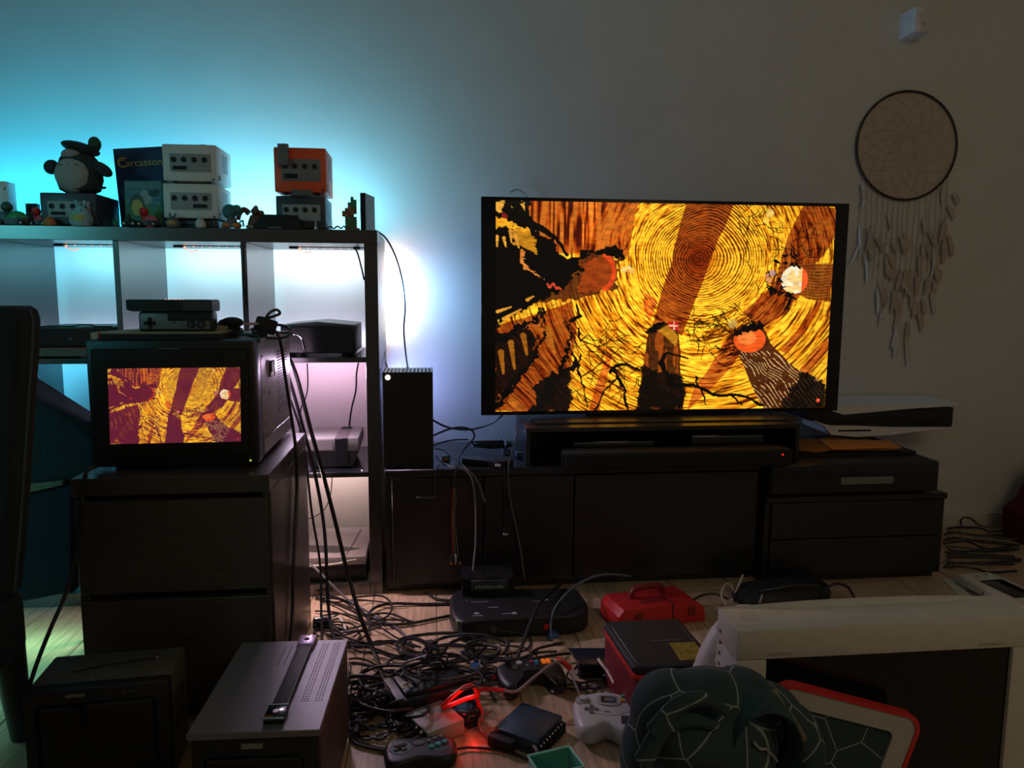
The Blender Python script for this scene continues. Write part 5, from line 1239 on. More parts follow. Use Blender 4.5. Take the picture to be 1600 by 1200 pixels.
box('underside_pad', PG, t, -.03, .03, -.02, .05, 0, .006, .001, 1)

# dark tablet, blue plugs
t, L = floor_frame('small_tablet', 'thin dark tablet with a silver edge leaning by the tool case', 'tablet', (905, 1040), (948, 1040), .04)
bm = new(); slab(bm, [(0, 0), (.09, .0), (.085, .085), (-.02, .085)], 0, .008, .003, 2); tb_ = obj('body', bm, mat('navy_black', (.012, .018, .035), .25), t); tb_.location = (0, 0, .036)
bm = new(); tube(bm, [(-.0005, .002, .0415), (-.0195, .082, .0415)], .0016, 6, 1, False, False); obj('silver_edge', bm, SILVER, t)
box('under_block', BLKM, t, .0, .07, .01, .075, 0, .036, .004); box('port', LGREY, t, .03, .045, .0845, .0865, .038, .042, .0004, 1)
BLUEP = mat('blue_plug', (.035, .10, .22), .4, 0, .1)
for (px, py), lab, r_ in (((866, 1002), 'blue video plug lying before the black floor console', .1), ((742, 1055), 'dusty blue video plug above the red glow', -.1)):
    q = F(px, py, .0); t = thing('video_plug', lab, 'plug', (q.x, q.y, 0), r_)
    box('body', BLUEP, t, -.012, .012, -.008, .030, .006, .020, .003); box('metal_tip', SILVER, t, -.009, .009, -.022, -.008, .008, .016, .0008, 1); bm = new(); cyl(bm, (0, .030, .013), (0, .048, .014), .006, .004, 10); obj('strain_relief', bm, BLUEP, t); box('rib', BLKM, t, -.0125, .0125, .006, .010, .0055, .0205, .0005, 1)
    box('rest', BLUEP, t, -.006, .006, 0, .02, 0, .008)
q = F(673, 1005, .06); t = thing('din_plug', 'black round plug with a shiny pin standing up in the tangle', 'plug', (q.x, q.y, 0), .3)
box('body', BLKM, t, -.014, .014, -.012, .012, .045, .066, .004); bm = new(); sph(bm, (.006, -.006, .068), .004, 8); obj('shiny_pin', bm, SILVER, t); bm = new(); cyl(bm, (0, 0, 0), (0, 0, .046), .006, .006, 8); obj('stalk', bm, BLKM, t)

# mint plastic tub
t, L = floor_frame('mint_tub', 'translucent mint green plastic tub at the bottom edge of the picture', 'tub', (846, 1214), (912, 1198), .075)
L = .085
for n, q in (('wall', (0, L, 0, .003, .0, .075)), ('wall', (0, L, .062, .065, 0, .075)), ('wall', (0, .003, .003, .062, 0, .075)), ('wall', (L - .003, L, .003, .062, 0, .075)), ('bottom', (.003, L - .003, .003, .062, 0, .003))): box(n, TEALG, t, *q, .001, 1)
bm = new(); tube(bm, [(.0, .0, .075), (L, 0, .075), (L, .065, .075), (0, .065, .075)], .0026, 6, 1, True, False); obj('rim', bm, mat('mint_rim', (.30, .75, .62), .25), t)

# white tablet controller, paper and card
a = F(1496, 905, .02); b = F(1610, 962, .02)
t = thing('tablet_controller', 'white tablet game controller with a dark screen lying on white paper', 'gamepad', (a.x, a.y, .0), math.atan2(b.y - a.y, b.x - a.x), rot=None)
bm = new(); puff(bm, outl([(0, .0), (.12, -.006), (.25, 0), (.262, .06), (.25, .125), (.12, .132), (.0, .125), (-.012, .06)], 4), .006, .036, .010); obj('case', bm, mat('cream_white_gloss', (.66, .63, .55), .3, 0, .03), t)
box('screen', GLASS, t, .062, .195, .025, .105, .0352, .0372, .003, 2)
for x in (.028, .225): bm = new(); cyl(bm, (x, .09, .035), (x, .09, .044), .009, .009, 16); obj('thumb_stick', bm, MATS['cream_white_gloss'], t)
bm = new(); bx(bm, .02, .036, .045, .050, .035, .039, .0008, 1); bx(bm, .0255, .0305, .0395, .0555, .035, .039, .0008, 1); obj('cross_pad', bm, LGREY, t)
for x, w_ in ((.105, .010), (.135, .004), (.147, .004)): box('side_port', BLKM, t, x, x + w_, -.0062, .004, .014, .024, .001, 1)
for x in (.04, .2): box('foot', LGREY, t, x, x + .03, .03, .09, 0, .008)
pa = mat('white_paper', (.60, .58, .50), .8, 0, .04)
q = [F(x, y, .0015) for x, y in ((1472, 905), (1500, 903), (1590, 960), (1535, 965))]
bm = new(); A = [bm.verts.new((v.x, v.y, .001)) for v in q]; B = [bm.verts.new((v.x, v.y, .0022)) for v in q]
for i in range(4): bm.faces.new((A[i], A[(i + 1) % 4], B[(i + 1) % 4], B[i]))
bm.faces.new(A[::-1]); bm.faces.new(B); tag(obj('paper_sheet', bm, pa), 'white paper sheet under the tablet controller on the floor', 'paper')
q = [F(x, y, .003) for x, y in ((1508, 922), (1530, 915), (1562, 942), (1545, 948))]
bm = new(); A = [bm.verts.new((v.x, v.y, .0024)) for v in q]; B = [bm.verts.new((v.x, v.y, .0050)) for v in q]
for i in range(4): bm.faces.new((A[i], A[(i + 1) % 4], B[(i + 1) % 4], B[i]))
bm.faces.new(A[::-1]); bm.faces.new(B); tag(obj('brown_card', bm, mat('brown_card_m', (.20, .12, .07), .7)), 'brown card on the white paper beside the tablet controller', 'card')
# red bag at the far right, cream stick, grey tag, dark cloth
a = W(1572, 800, .22)
t = thing('red_bag', 'dark red bag slumped at the wall end, cut by the frame edge', 'bag', (a.x + .085, .16, 0))
bm = new(); slab(bm, [(0, 0), (.30, 0), (.30, .30), (.10, .28), (.045, .16), (-.01, .12)], 0, .18, .02, 3, PX); obj('body', bm, mat('wine_red_fabric', (.09, .008, .012), .9, 0, .3, 120), t)
bm = new(); tube(bm, [(.06, .09, .24), (.10, .09, .34), (.18, .09, .35), (.24, .09, .29)], .008, 7); obj('strap', bm, mat('wine_dark_strap', (.07, .01, .012), .8), t)
bm = new(); p0 = F(1143, 940, .0); p1 = W(1161, 898, p0.y + .03); cyl(bm, p0, p1, .0035, .0030, 8); tag(obj('cream_stick', bm, CABLEW), 'thin cream stick leaning up behind the big beige monitor', 'stick')
t, L = floor_frame('black_pouch', 'crumpled black pouch on the floor behind the beige monitor', 'pouch', (1165, 955), (1318, 941), 0)
bm = new(); rr = random.Random(8); n_ = 22
base_ = [(L / 2 + L * .52 * math.cos(i / n_ * 6.283) * rr.uniform(.9, 1.05), .07 + .075 * math.sin(i / n_ * 6.283)) for i in range(n_)]
rows = [[bm.verts.new((L / 2 + (x - L / 2) * s_, .07 + (y - .07) * s_, z * rr.uniform(.85, 1.1))) for x, y in base_] for s_, z in ((1, .0), (1.02, .018), (.85, .040), (.5, .052), (.15, .056))]
for A, B in zip(rows, rows[1:]):
    for i in range(n_): bm.faces.new((A[i], A[(i + 1) % n_], B[(i + 1) % n_], B[i]))
bm.faces.new(rows[0][::-1]); bm.faces.new(rows[-1]); obj('body', bm, mat('black_nylon', (.014, .015, .017), .6, 0, .3, 60), t, ang=50)
bm = new(); bx(bm, .028, .034, -.012, -.010, .035, .062, .0005, 1, Matrix.Rotation(.25, 4, 'Y')); obj('grey_tag', bm, LGREY, t); bm = new(); tube(bm, [(L * .2, .03, .045), (L * .5, .02, .058), (L * .8, .03, .046)], .003, 6); obj('zip', bm, DGREY, t)

# ---- patterned bag and red-rimmed board in front of the beige monitor
BAGM = bpy.data.materials.new('lined_teal_fabric'); BAGM.use_nodes = True
nt = BAGM.node_tree; b_ = nt.nodes['Principled BSDF']; b_.inputs['Roughness'].default_value = .95
tc = nt.nodes.new('ShaderNodeTexCoord'); vo = nt.nodes.new('ShaderNodeTexVoronoi'); vo.feature = 'DISTANCE_TO_EDGE'; vo.inputs['Scale'].default_value = 15
rp = nt.nodes.new('ShaderNodeValToRGB'); rp.color_ramp.elements[0].position = .006; rp.color_ramp.elements[1].position = .018
rp.color_ramp.elements[0].color = (.26, .30, .29, 1); rp.color_ramp.elements[1].color = (.026, .052, .055, 1)
nt.links.new(tc.outputs['Object'], vo.inputs['Vector']); nt.links.new(vo.outputs['Distance'], rp.inputs[0]); nt.links.new(rp.outputs[0], b_.inputs['Base Color'])
YB = -1.43
def remesh(name, balls, vox, m, parent, sm=6):
    bm = new()
    for c_, r_ in balls: sph(bm, c_, r_, 18)
    me = bpy.data.meshes.new(name); bm.to_mesh(me); bm.free()
    o = bpy.data.objects.new(name, me); col.objects.link(o)
    r_ = o.modifiers.new('r', 'REMESH'); r_.mode = 'VOXEL'; r_.voxel_size = vox
    s_ = o.modifiers.new('s', 'SMOOTH'); s_.factor = .6; s_.iterations = sm
    dg = bpy.context.evaluated_depsgraph_get(); me2 = bpy.data.meshes.new_from_object(o.evaluated_get(dg))
    o.modifiers.clear(); o.data = me2; bpy.data.meshes.remove(me)
    me2.polygons.foreach_set('use_smooth', [True] * len(me2.polygons)); me2.materials.clear(); me2.materials.append(m); o.parent = parent
    return o
o0 = W(1110, 1200, YB)
t = thing('patterned_bag', 'slumped dark teal fabric bag with thin white lines, before the beige monitor', 'bag', (o0.x, YB, 0))
def B_(px, py, dy=0): p = W(px, py, YB + dy); return (p.x - o0.x, dy, p.z)
k_ = (W(1210, 1150, YB).x - W(1110, 1150, YB).x) / 100
balls = [(B_(1105, 1165), (104 * k_, .075, 105 * k_)), (B_(1050, 1115), (62 * k_, .06, 62 * k_)), (B_(1110, 1090), (70 * k_, .055, 38 * k_)), (B_(1160, 1085, .01), (48 * k_, .05, 36 * k_)), (B_(1200, 1115, .02), (52 * k_, .05, 46 * k_)), (B_(1020, 1190), (48 * k_, .06, 80 * k_)), (B_(1080, 1150, -.035), (60 * k_, .05, 34 * k_)), (B_(1155, 1058, .02), (22 * k_, .03, 11 * k_)), (B_(1245, 1160, .02), (36 * k_, .05, 60 * k_)), ((.0, 0, .20), (.085, .075, .16)), ((0.0, .0, .08), (.10, .08, .08))]
remesh('body', balls, .006, BAGM, t)
fr = [B_(x, y, -.066) for x, y in ((1010, 1120), (1060, 1095), (1110, 1108), (1160, 1120))]
for pts in (((1022, 1145), (1060, 1102), (1100, 1092), (1135, 1112)), ((1005, 1190), (1035, 1140), (1075, 1125), (1120, 1135))):
    bm = new(); tube(bm, [B_(x, y, -.060) for x, y in pts], [.012, .006], 8); obj('fold', bm, BAGM, t)
bm = new(); cc = B_(1193, 1172, -.055); n_ = 26
ri_ = []
for s_, dy in ((1.18, .03), (1.12, .0), (1.03, -.012), (.96, -.008), (.94, .02), (.86, .07)):
    ri_.append([bm.verts.new((cc[0] + 50 * k_ * s_ * math.cos(i / n_ * 6.283), cc[1] + dy, cc[2] + 62 * k_ * s_ * math.sin(i / n_ * 6.283))) for i in range(n_)])
for A, B in zip(ri_, ri_[1:]):
    for i in range(n_): bm.faces.new((A[i], A[(i + 1) % n_], B[(i + 1) % n_], B[i]))
obj('opening_cuff', bm, mat('plain_teal_fabric', (.022, .055, .058), .95, 0, .3, 120), t)
bm = new(); A = [bm.verts.new((cc[0] + 47.5 * k_ * math.cos(i / n_ * 6.283), cc[1] + .012, cc[2] + 59 * k_ * math.sin(i / n_ * 6.283))) for i in range(n_)]; B = [bm.verts.new((cc[0] + 44 * k_ * math.cos(i / n_ * 6.283), cc[1] + .05, cc[2] + 55 * k_ * math.sin(i / n_ * 6.283))) for i in range(n_)]
for i in range(n_): bm.faces.new((A[i], A[(i + 1) % n_], B[(i + 1) % n_], B[i]))
bm.faces.new(B); obj('dark_lining', bm, mat('maroon_lining', (.012, .006, .007), .95, 0, .2, 80), t)
bm = new(); tube(bm, [B_(1178, 1160, -.064), B_(1188, 1170, -.062), B_(1200, 1172, -.060), B_(1215, 1190, -.058)], [.0022, .0010], 6); obj('loose_thread', bm, mat('grey_thread', (.30, .30, .28), .9), t)
bm = new(); tube(bm, [B_(1205, 1080, -.02), B_(1222, 1108, -.03), B_(1240, 1130, -.03), B_(1255, 1155, -.03)], [.007, .005], 8); obj('drawstring', bm, mat('khaki_cord', (.16, .15, .10), .9, 0, .3, 90), t)

YF = -1.347
A_ = W(1219, 1062, YF); B2 = W(1443, 1120, YF); roll = math.atan2(A_.z - B2.z, B2.x - A_.x); fw_ = (B2 - A_).length
t = thing('red_rimmed_board', 'white board with a red rim and a lined fabric centre leaning on the beige monitor', 'board', (B2.x, YF, 0))
hf = .33
Rm = Matrix.Translation((0, 0, B2.z)) @ Matrix.Rotation(roll, 4, 'Y')
def rrect(x0, x1, z0, z1, r, n=6):
    o = []
    for cx, cz_, a0 in ((x1 - r, z0 + r, -90), (x1 - r, z1 - r, 0), (x0 + r, z1 - r, 90), (x0 + r, z0 + r, 180)):
        for k in range(n + 1): a = math.radians(a0 + 90 * k / n); o.append((cx + r * math.cos(a), cz_ + r * math.sin(a)))
    return o
def ringslab(name, outer, inner, y0, y1, m, par):
    bm = new(); n = len(outer); V = [[bm.verts.new((p[0], y, p[1])) for p in pts] for pts in (outer, inner) for y in (y0, y1)]
    o0_, o1_, i0_, i1_ = V
    for i in range(n):
        j = (i + 1) % n
        bm.faces.new((o0_[i], o0_[j], i0_[j], i0_[i])); bm.faces.new((o1_[i], i1_[i], i1_[j], o1_[j])); bm.faces.new((o0_[i], o1_[i], o1_[j], o0_[j])); bm.faces.new((i0_[i], i0_[j], i1_[j], i1_[i]))
    return obj(name, bm, m, par, Rm)
ringslab('red_rim', rrect(-fw_, 0, -hf, 0, .026), rrect(-fw_ + .006, -.006, -hf + .006, -.006, .021), -.004, .010, mat('rim_red', (.62, .03, .03), .4, 0, .05), t)
ringslab('white_frame', rrect(-fw_ + .006, -.006, -hf + .006, -.006, .021), rrect(-fw_ + .034, -.036, -hf + .04, -.032, .010), -.002, .009, mat('frame_white', (.42, .41, .38), .5, 0, .04), t)
bm = new(); slab(bm, rrect(-fw_ + .033, -.035, -hf + .039, -.031, .010), .002, .008, 0, 1, PX)
obj('fabric_centre', bm, BAGM, t, Rm)
bm = new(); bx(bm, -fw_ * .6, -fw_ * .4, .0, .008, .0, B2.z - hf + .06); obj('stand_strut', bm, LGREY, t)

# ================================================================ CABLES
def cable(label, pts, r=.0028, m=CABLE, group=None, name='cable', n=6, per=5):
    P_ = []
    for q in pts:
        if len(q) == 3: P_.append(W(q[0], q[1], q[2]))
        elif q[2] == 'x': P_.append(WX(q[0], q[1], q[3]))
        else: P_.append(F(q[0], q[1], q[3]))
    for p in P_: p.z = max(p.z, r + .0005)
    o0_ = P_[0].copy()
    bm = new(); tube(bm, [p - o0_ for p in P_], r, n, per); o = obj(name, bm, m); o.location = o0_
    return tag(o, label, 'cable', group)
_ = None
cable('thin dark cable bowing from the shelf top down to the tower console', [(583, 360, .20), (592, 363, .26), (605, 375, .30), (619, 403, .32), (629, 440, .33), (633, 480, .33), (631, 515, .32), (634, 552, .28), (638, 580, .165)], .0032)
cable('short black cable end rising between shelf side and tower console', [(604, 590, .20), (606, 578, .20), (603, 566, .22), (603, 545, .36)], .003)
cable('dark lead hanging in the upper right cube', [(553, 388, .22), (558, 394, .22), (564, 415, .22), (569, 437, .20)], .003)
cable('black lead running down to the old two-tone console', [(560, 567, .30), (557, 585, .30), (556, 610, .28), (549, 640, .26), (545, 672, .24), (543, 684, .235)], .0032)
cable('thin black lead looping in the middle cube beside the tube monitor', [(480, 568, .30), (481, 600, .30), (478, 620, .28), (470, 640, .25), (468, 680, .2)], .0022)
cable('thin dark lead curling down the bottom right cube wall', [(519, 746, .34), (516, 775, .34), (505, 798, .33), (487, 809, .32), (478, 810, .30)], .0018)
cable('black cables twisted along the front of the cube divider', [(381, 382, -.006), (382, 420, -.007), (381, 460, -.007), (385, 500, -.008), (384, 520, -.006)], .0035)
cable('thin lead crossing the bare corner of the upper shelf board', [(556, 556, .04, ), (560, 552, .10), (569, 544, .30)], .0016)
# on and beside the monitor
cable('black cable falling from the monitor top across its steel side to the floor', [(392, 515, -.42), (425, 515, -.42), (438, 534, 'x', -.218), (446, 590, 'x', -.212), (455, 650, 'x', -.205), (462, 700, 'x', -.184), (464, 760, 'x', -.184), (461, 830, 'x', -.184), (458, 900, 'x', -.184), (457, 960, 'x', -.184), (452, 1010, 'x', -.184)], .0042)
cable('thick black cable slanting from behind the tube monitor down into the floor tangle', [(452, 560, -.10), (464, 590, -.12), (485, 670, -.14), (502, 730, -.17), (525, 820, -.22), (543, 895, -.28), (562, 960, -.36), (585, 1020, -.44), (608, 1080, _, .05), (620, 1105, _, .02)], .0060)
cable('straight black cable hanging beside the nightstand to the floor', [(452, 590, -.10), (466, 640, -.12), (492, 740, -.12), (507, 830, -.14), (512, 930, -.20), (516, 970, -.24), (524, 1010, _, .004)], .0052)
cable('thinner black cable hanging close to the nightstand edge', [(452, 620, -.10), (474, 690, -.12), (487, 800, -.13), (500, 880, -.15), (502, 960, -.22), (503, 1010, _, .004)], .0036)
cable('grey double cable slanting out of the bottom cube to the floor', [(478, 876, .02), (497, 892, -.03), (520, 915, -.06), (548, 940, _, .02), (600, 970, _, .008), (625, 985, _, .006), (642, 1003, _, .004)], .0035, CABLEG)
cable('black cable dropping from the chest corner to the dark field monitor', [(150, 729, -.64), (136, 736, -.668), (131, 760, -.672), (125, 830, -.675), (117, 880, -.68), (102, 930, -.70), (80, 980, -.74), (60, 1030, -.80), (46, 1072, -.86)], .0042)
for pts, lab in (([(318, 492, -.50), (322, 515, -.53), (335, 535, -.57), (343, 548, -.606), (340, 560, -.607)], 'short lead drooping over the tube monitor front'),
                 ([(335, 527, -.55), (352, 533, -.57), (380, 536, -.57), (405, 533, -.56), (398, 524, -.52), (360, 522, -.50)], 'black cable looped flat on the tube monitor top'),
                 ([(370, 520, -.46), (400, 526, -.46), (440, 528, -.42), (457, 518, -.36), (440, 508, -.30), (415, 510, -.30)], 'coiled cable behind the tilted power adapter'),
                 ([(405, 500, -.47), (425, 495, -.46), (437, 490, -.45), (432, 484, -.45), (420, 490, -.46), (408, 512, -.47)], 'small cable loop on the tilted power adapter'),
                 ([(430, 520, -.30), (452, 520, -.26), (466, 523, -.20), (472, 530, -.15), (476, 545, -.12)], 'thin lead running off the back corner of the tube monitor')):
    cable(lab, pts, .0034)
t = thing('pink_plug', 'small pinkish plug end on the tube monitor top', 'plug', tuple(W(388, 508, -.50)), .3)
box('body', mat('pinkish_plug', (.45, .25, .26), .4), t, -.012, .014, -.004, .004, 0, .006, .001, 1); box('metal_tip', SILVER, t, .014, .022, -.003, .003, .001, .005, .0004, 1)
# behind and below the TV, left end of bench
cable('black power cable sagging from tower console to television', [(676, 656, .25), (690, 664, .28), (710, 670, .30), (735, 671, .30), (760, 665, .30), (778, 655, .28), (788, 644, .24)], .0036)
cable('black cable crossing under the sagging power cable', [(676, 681, .25), (692, 674, .28), (708, 669, .29), (725, 668, .30), (738, 673, .30), (741, 683, .30), (736, 690, .28)], .0036)
cable('black cable rising from tower console to the cable coil', [(677, 696, .22), (695, 690, .26), (715, 687, .28), (732, 687, .28)], .0030)
cable('black cable bending over the bench front to the left of the coil', [(738, 688, .20), (724, 702, .12), (717, 715, .05), (714, 728, -.02), (712, 740, -.035), (709, 762, -.034)], .0042)
cable('grey cable arching over the bench top and down its front', [(680, 701, .12), (692, 703, .12), (705, 712, .08), (718, 722, .02), (728, 732, -.025), (742, 745, -.036), (752, 765, -.036), (758, 785, -.036)], .0030, CABLEG)
cable('long thin grey cable hanging from the bench to the floor tangle', [(681, 712, .06), (690, 722, .02), (706, 729, -.02), (725, 734, -.03), (738, 750, -.04), (743, 790, -.05), (743, 850, -.08), (738, 905, -.14), (742, 950, -.22), (750, 1000, -.36), (749, 1040, _, .03), (745, 1060, _, .012)], .0028, CABLEG)
cable('grey lead falling from behind the television over the riser side', [(810, 652, .20), (809, 670, .10), (805, 690, .02), (797, 715, -.01), (794, 735, -.03), (795, 765, -.036), (800, 795, -.036), (812, 850, -.036), (820, 905, -.05)], .0026, CABLEG)
cable('dark lead hanging over the bench front under the coil', [(786, 710, .04), (787, 722, .0), (788, 738, -.03), (789, 765, -.035), (790, 800, -.036), (790, 822, -.036)], .0028)
cable('second dark lead hanging beside it over the bench front', [(798, 712, .04), (795, 725, -.0), (793, 740, -.033), (792, 770, -.04), (795, 800, -.04)], .0028)
cable('thin black lead curving down the tower console base', [(686, 725, .0), (682, 735, -.03), (680, 760, -.034), (679, 790, -.036)], .0026)
# AV lead with colour plugs
for k, (m, dx) in enumerate(((mat('dim_red_lead', (.22, .015, .02), .4), 0), (MGREY, 5), (mat('yellow_lead', (.22, .17, .05), .4), 2))):
    cable(('red', 'white', 'yellow')[k] + ' strand of the audio-video lead hanging on the bench front', [(709, 760, -.036), (707 + dx, 775, -.038), (706 + dx * .8, 810, -.038), (707 + dx * 1.2, 840, -.038), (712 + dx * 1.6 - 4, 866, -.038)], .0020, m, name='signal_lead')
q = W(712, 868, -.04); t = thing('signal_plugs', 'cluster of gold-tipped audio-video plugs hanging before the bench door', 'plug', (q.x, -.040, q.z))
for k, (x, m) in enumerate(((-.010, RED), (0, LGREY), (.010, MATS['yellow_lead']))):
    bm = new(); cyl(bm, (x, 0, .004), (x + .003 * (k - 1), -.002, -.018), .0042, .0042, 10); g = obj('plug_grip', bm, BLKM if k != 1 else m, t); bm = new(); cyl(bm, (x + .003 * (k - 1), -.002, -.018), (x + .004 * (k - 1), -.002, -.028), .0030, .0030, 10); obj('gold_tip', bm, GOLD, g)
q = W(790, 834, -.04); t = thing('white_plug', 'tiny white plug hanging from the dark lead on the bench', 'plug', (q.x, -.040, q.z)); box('body', BLKM, t, -.005, .005, -.004, .004, .002, .02, .001, 1); box('metal_tip', mat('plug_white', (.55, .55, .56), .35), t, -.007, .007, -.004, .004, -.004, .003, .001, 1)
# coil + flat box on bench
t, L = floor_frame('flat_adapter', 'flat black adapter box under the cable coil on the bench top', 'adapter', (722, 716), (778, 722), .42)
t.location.z = .4004
bm = new(); slab(bm, [(0, .0), (L, 0), (L + .03, .05), (L + .01, .085), (.02, .085)], 0, .020, .003, 2); obj('case', bm, BLK, t)
box('socket', LGREY, t, L * .92, L * 1.08, -.003, .003, .006, .014, .001, 1)
c0 = F(768, 697, .425); bm = new(); rr = random.Random(5); P_ = []
for k in range(60):
    a = k * .62; R_ = .052 + rr.uniform(-.008, .008); P_.append((R_ * 1.25 * math.cos(a), .030 * math.sin(a) + rr.uniform(-.003, .003), .0 + .012 * k / 60 + rr.uniform(0, .004)))
tube(bm, P_, .0026, 5, 3); o = obj('cable_coil', bm, CABLE); o.location = (c0.x, c0.y, .4235); tag(o, 'coiled black cable lying on the flat adapter on the bench', 'cable')
for px, py, lab, r_ in ((790, 706, 'slate plug with a grey lead beside the cable coil', .4), (811, 710, 'second slate plug at the riser side on the bench', .2), (697, 715, 'small teal and pink plug pair on the bench top', -.2)):
    q = F(px, py, .41); t = thing('bench_plug', lab, 'plug', (q.x, q.y, .4005), r_)
    m = mat('slate_plug', (.07, .09, .11), .4) if px > 700 else TEAL
    box('body', m, t, -.012, .012, -.014, .014, 0, .018, .003); box('metal_tip', SILVER if px > 700 else mat('pink_red_vinyl', (.55, .10, .13), .4), t, -.006, .006, -.022, -.014, .004, .011, .0008, 1)
bm = new(); tube(bm, [F(789, 702, .42), F(791, 692, .44), F(786, 686, .44), F(780, 692, .43)], .005, 7); tag(obj('thick_loop', bm, mat('slate_plug', (.07, .09, .11), .4)), 'thick slate cable bend standing above the slate plug', 'cable')

# floor cables followed one by one
G2 = 'loose cables on the floor'
Fl = lambda *p: [(x, y, _, z) for x, y, z in p]
cable('black cable sweeping from the shelf foot round a wide loop to the floor console', Fl((712, 944, .004), (660, 944, .006), (612, 943, .010), (585, 950, .012), (575, 965, .012), (590, 975, .012), (640, 974, .008), (712, 960, .006)), .0042, group=G2)
cable('black cable making the inner loop beside the shelf foot', Fl((556, 933, .012), (595, 931, .02), (612, 945, .025), (605, 963, .018), (575, 975, .012), (540, 983, .008), (505, 985, .006), (492, 972, .006)), .0030, group=G2)
cable('thin black cable arching along the front of the shelf', Fl((490, 930, .012), (520, 932, .016), (553, 945, .014), (572, 962, .010), (576, 985, .010), (560, 1000, .006), (520, 1008, .005), (500, 1018, .004)), .0030, group=G2)
cable('black cable entering under the floor console from the bench', Fl((665, 925, .006), (680, 935, .006), (700, 938, .006), (720, 938, .006)), .0036, group=G2)
cable('thick black cable leading from the floor console front to the red glow', Fl((885, 905, .06), (850, 935, .085), (832, 965, .075), (815, 1010, .03), (800, 1040, .012), (770, 1052, .010), (735, 1062, .012)), .0052, group=G2)
cable('grey-blue lead arching over the floor console to the blue plug', Fl((985, 900, .08), (940, 898, .10), (900, 915, .095), (870, 945, .08), (861, 970, .05), (862, 992, .018)), .0034, mat('blue_grey_cable', (.10, .14, .17), .4), group=G2)
cable('black cable circling behind the power brick', Fl((760, 1000, .03), (720, 990, .03), (680, 990, .035), (640, 995, .04), (622, 1003, .05), (626, 1020, .06), (660, 1025, .08), (690, 1022, .075), (700, 1008, .06), (715, 1000, .04), (735, 996, .02)), .0044, group=G2)
cable('thick loop of black cable on the power brick', Fl((628, 1010, .06), (636, 998, .075), (655, 1000, .085), (675, 1012, .085), (690, 1020, .08), (670, 1030, .078), (640, 1024, .075), (630, 1014, .07)), .0052, group=G2)
cable('black cable slanting over the power brick to the monitor strap side', Fl((760, 1010, .05), (735, 1030, .070), (700, 1034, .074), (660, 1035, .076), (620, 1050, .06), (580, 1085, .03), (545, 1110, .01)), .0040, group=G2)
cable('thin black lead over the edge of the power brick', Fl((604, 1050, .05), (630, 1056, .069), (652, 1072, .066), (655, 1095, .04), (652, 1112, .01)), .0028, group=G2)
cable('black cable with a long moulded end pointing to the camera', Fl((600, 1078, .02), (578, 1100, .02), (562, 1125, .02), (555, 1142, .016), (552, 1156, .008), (562, 1164, .006), (600, 1172, .006), (622, 1174, .006)), .0034, group=G2)
bm = new(); cyl(bm, F(562, 1124, .02), F(556, 1148, .014), .0052, .0090, 10); tag(obj('moulded_plug', bm, BLKM), 'long tapered moulded plug on the floor near the handle monitor', 'plug')
cable('brown-grey cable curving towards the gamepad', Fl((540, 1140, .006), (558, 1156, .006), (585, 1166, .006), (612, 1170, .008)), .0034, CABLEG, group=G2)
cable('thin black lead running from the gamepad across to the right', Fl((706, 1172, .01), (730, 1168, .006), (765, 1170, .006), (800, 1176, .006), (830, 1190, .006), (860, 1204, .006)), .0026, group=G2)
cable('grey lead bending before the navy box', Fl((770, 1110, .03), (750, 1122, .02), (752, 1140, .01), (768, 1154, .008), (800, 1156, .008), (828, 1160, .02), (840, 1175, .03)), .0036, CABLEG, group=G2)
cable('red-lit cable loop standing above the mouse', Fl((690, 1104, .05), (712, 1084, .075), (730, 1072, .085), (742, 1074, .085), (746, 1086, .07), (728, 1092, .06), (704, 1102, .05), (692, 1108, .04)), .0052, mat('red_cable', (.70, .03, .02), .35, 0, .05), group=G2)  # grey cable; the red LED glow is painted into its colour
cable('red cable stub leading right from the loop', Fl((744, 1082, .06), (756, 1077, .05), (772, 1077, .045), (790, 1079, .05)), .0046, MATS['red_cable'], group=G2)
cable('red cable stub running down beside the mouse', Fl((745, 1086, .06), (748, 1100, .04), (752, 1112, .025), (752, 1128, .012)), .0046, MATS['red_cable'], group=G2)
cable('pinkish grey cable slanting over the grip controller', Fl((788, 1079, .05), (808, 1080, .055), (835, 1058, .07), (862, 1038, .07), (885, 1030, .06)), .0034, mat('pink_grey_cable', (.32, .22, .23), .4), group=G2)
cable('red cord behind the grip controller', Fl((770, 1060, .03), (800, 1045, .03), (826, 1038, .03), (850, 1042, .03)), .0038, RED, group=G2)
t_ = cable('short red strap end above the orange buttons', Fl((872, 1030, .06), (882, 1036, .06), (892, 1046, .05)), .0062, RED, group=G2)
cable('cream lead beside the small tablet', Fl((935, 1030, .05), (942, 1040, .05), (950, 1050, .045), (960, 1068, .04)), .0040, CABLEW, group=G2)
cable('thin grey lead dropping between grip controller and screen controller', Fl((890, 1052, .05), (900, 1070, .04), (908, 1092, .03)), .0026, CABLEG, group=G2)
for k, p_ in enumerate((Fl((755, 1030, .02), (760, 1060, .012), (768, 1085, .006), (775, 1095, .006)), Fl((752, 1035, .02), (772, 1060, .012), (795, 1082, .006)), Fl((870, 1018, .012), (840, 1020, .012), (805, 1030, .014), (790, 1020, .016), (795, 1005, .02), (800, 1000, .02)), Fl((930, 1018, .012), (880, 1022, .02), (830, 1030, .03), (790, 1045, .02), (765, 1062, .01)), Fl((880, 1005, .02), (845, 1012, .04), (830, 1022, .04), (835, 1035, .03)))):
    cable('black cable between the red glow, blue plug and grip controller', p_, .0034, group='cables between the red glow and the grip controller')
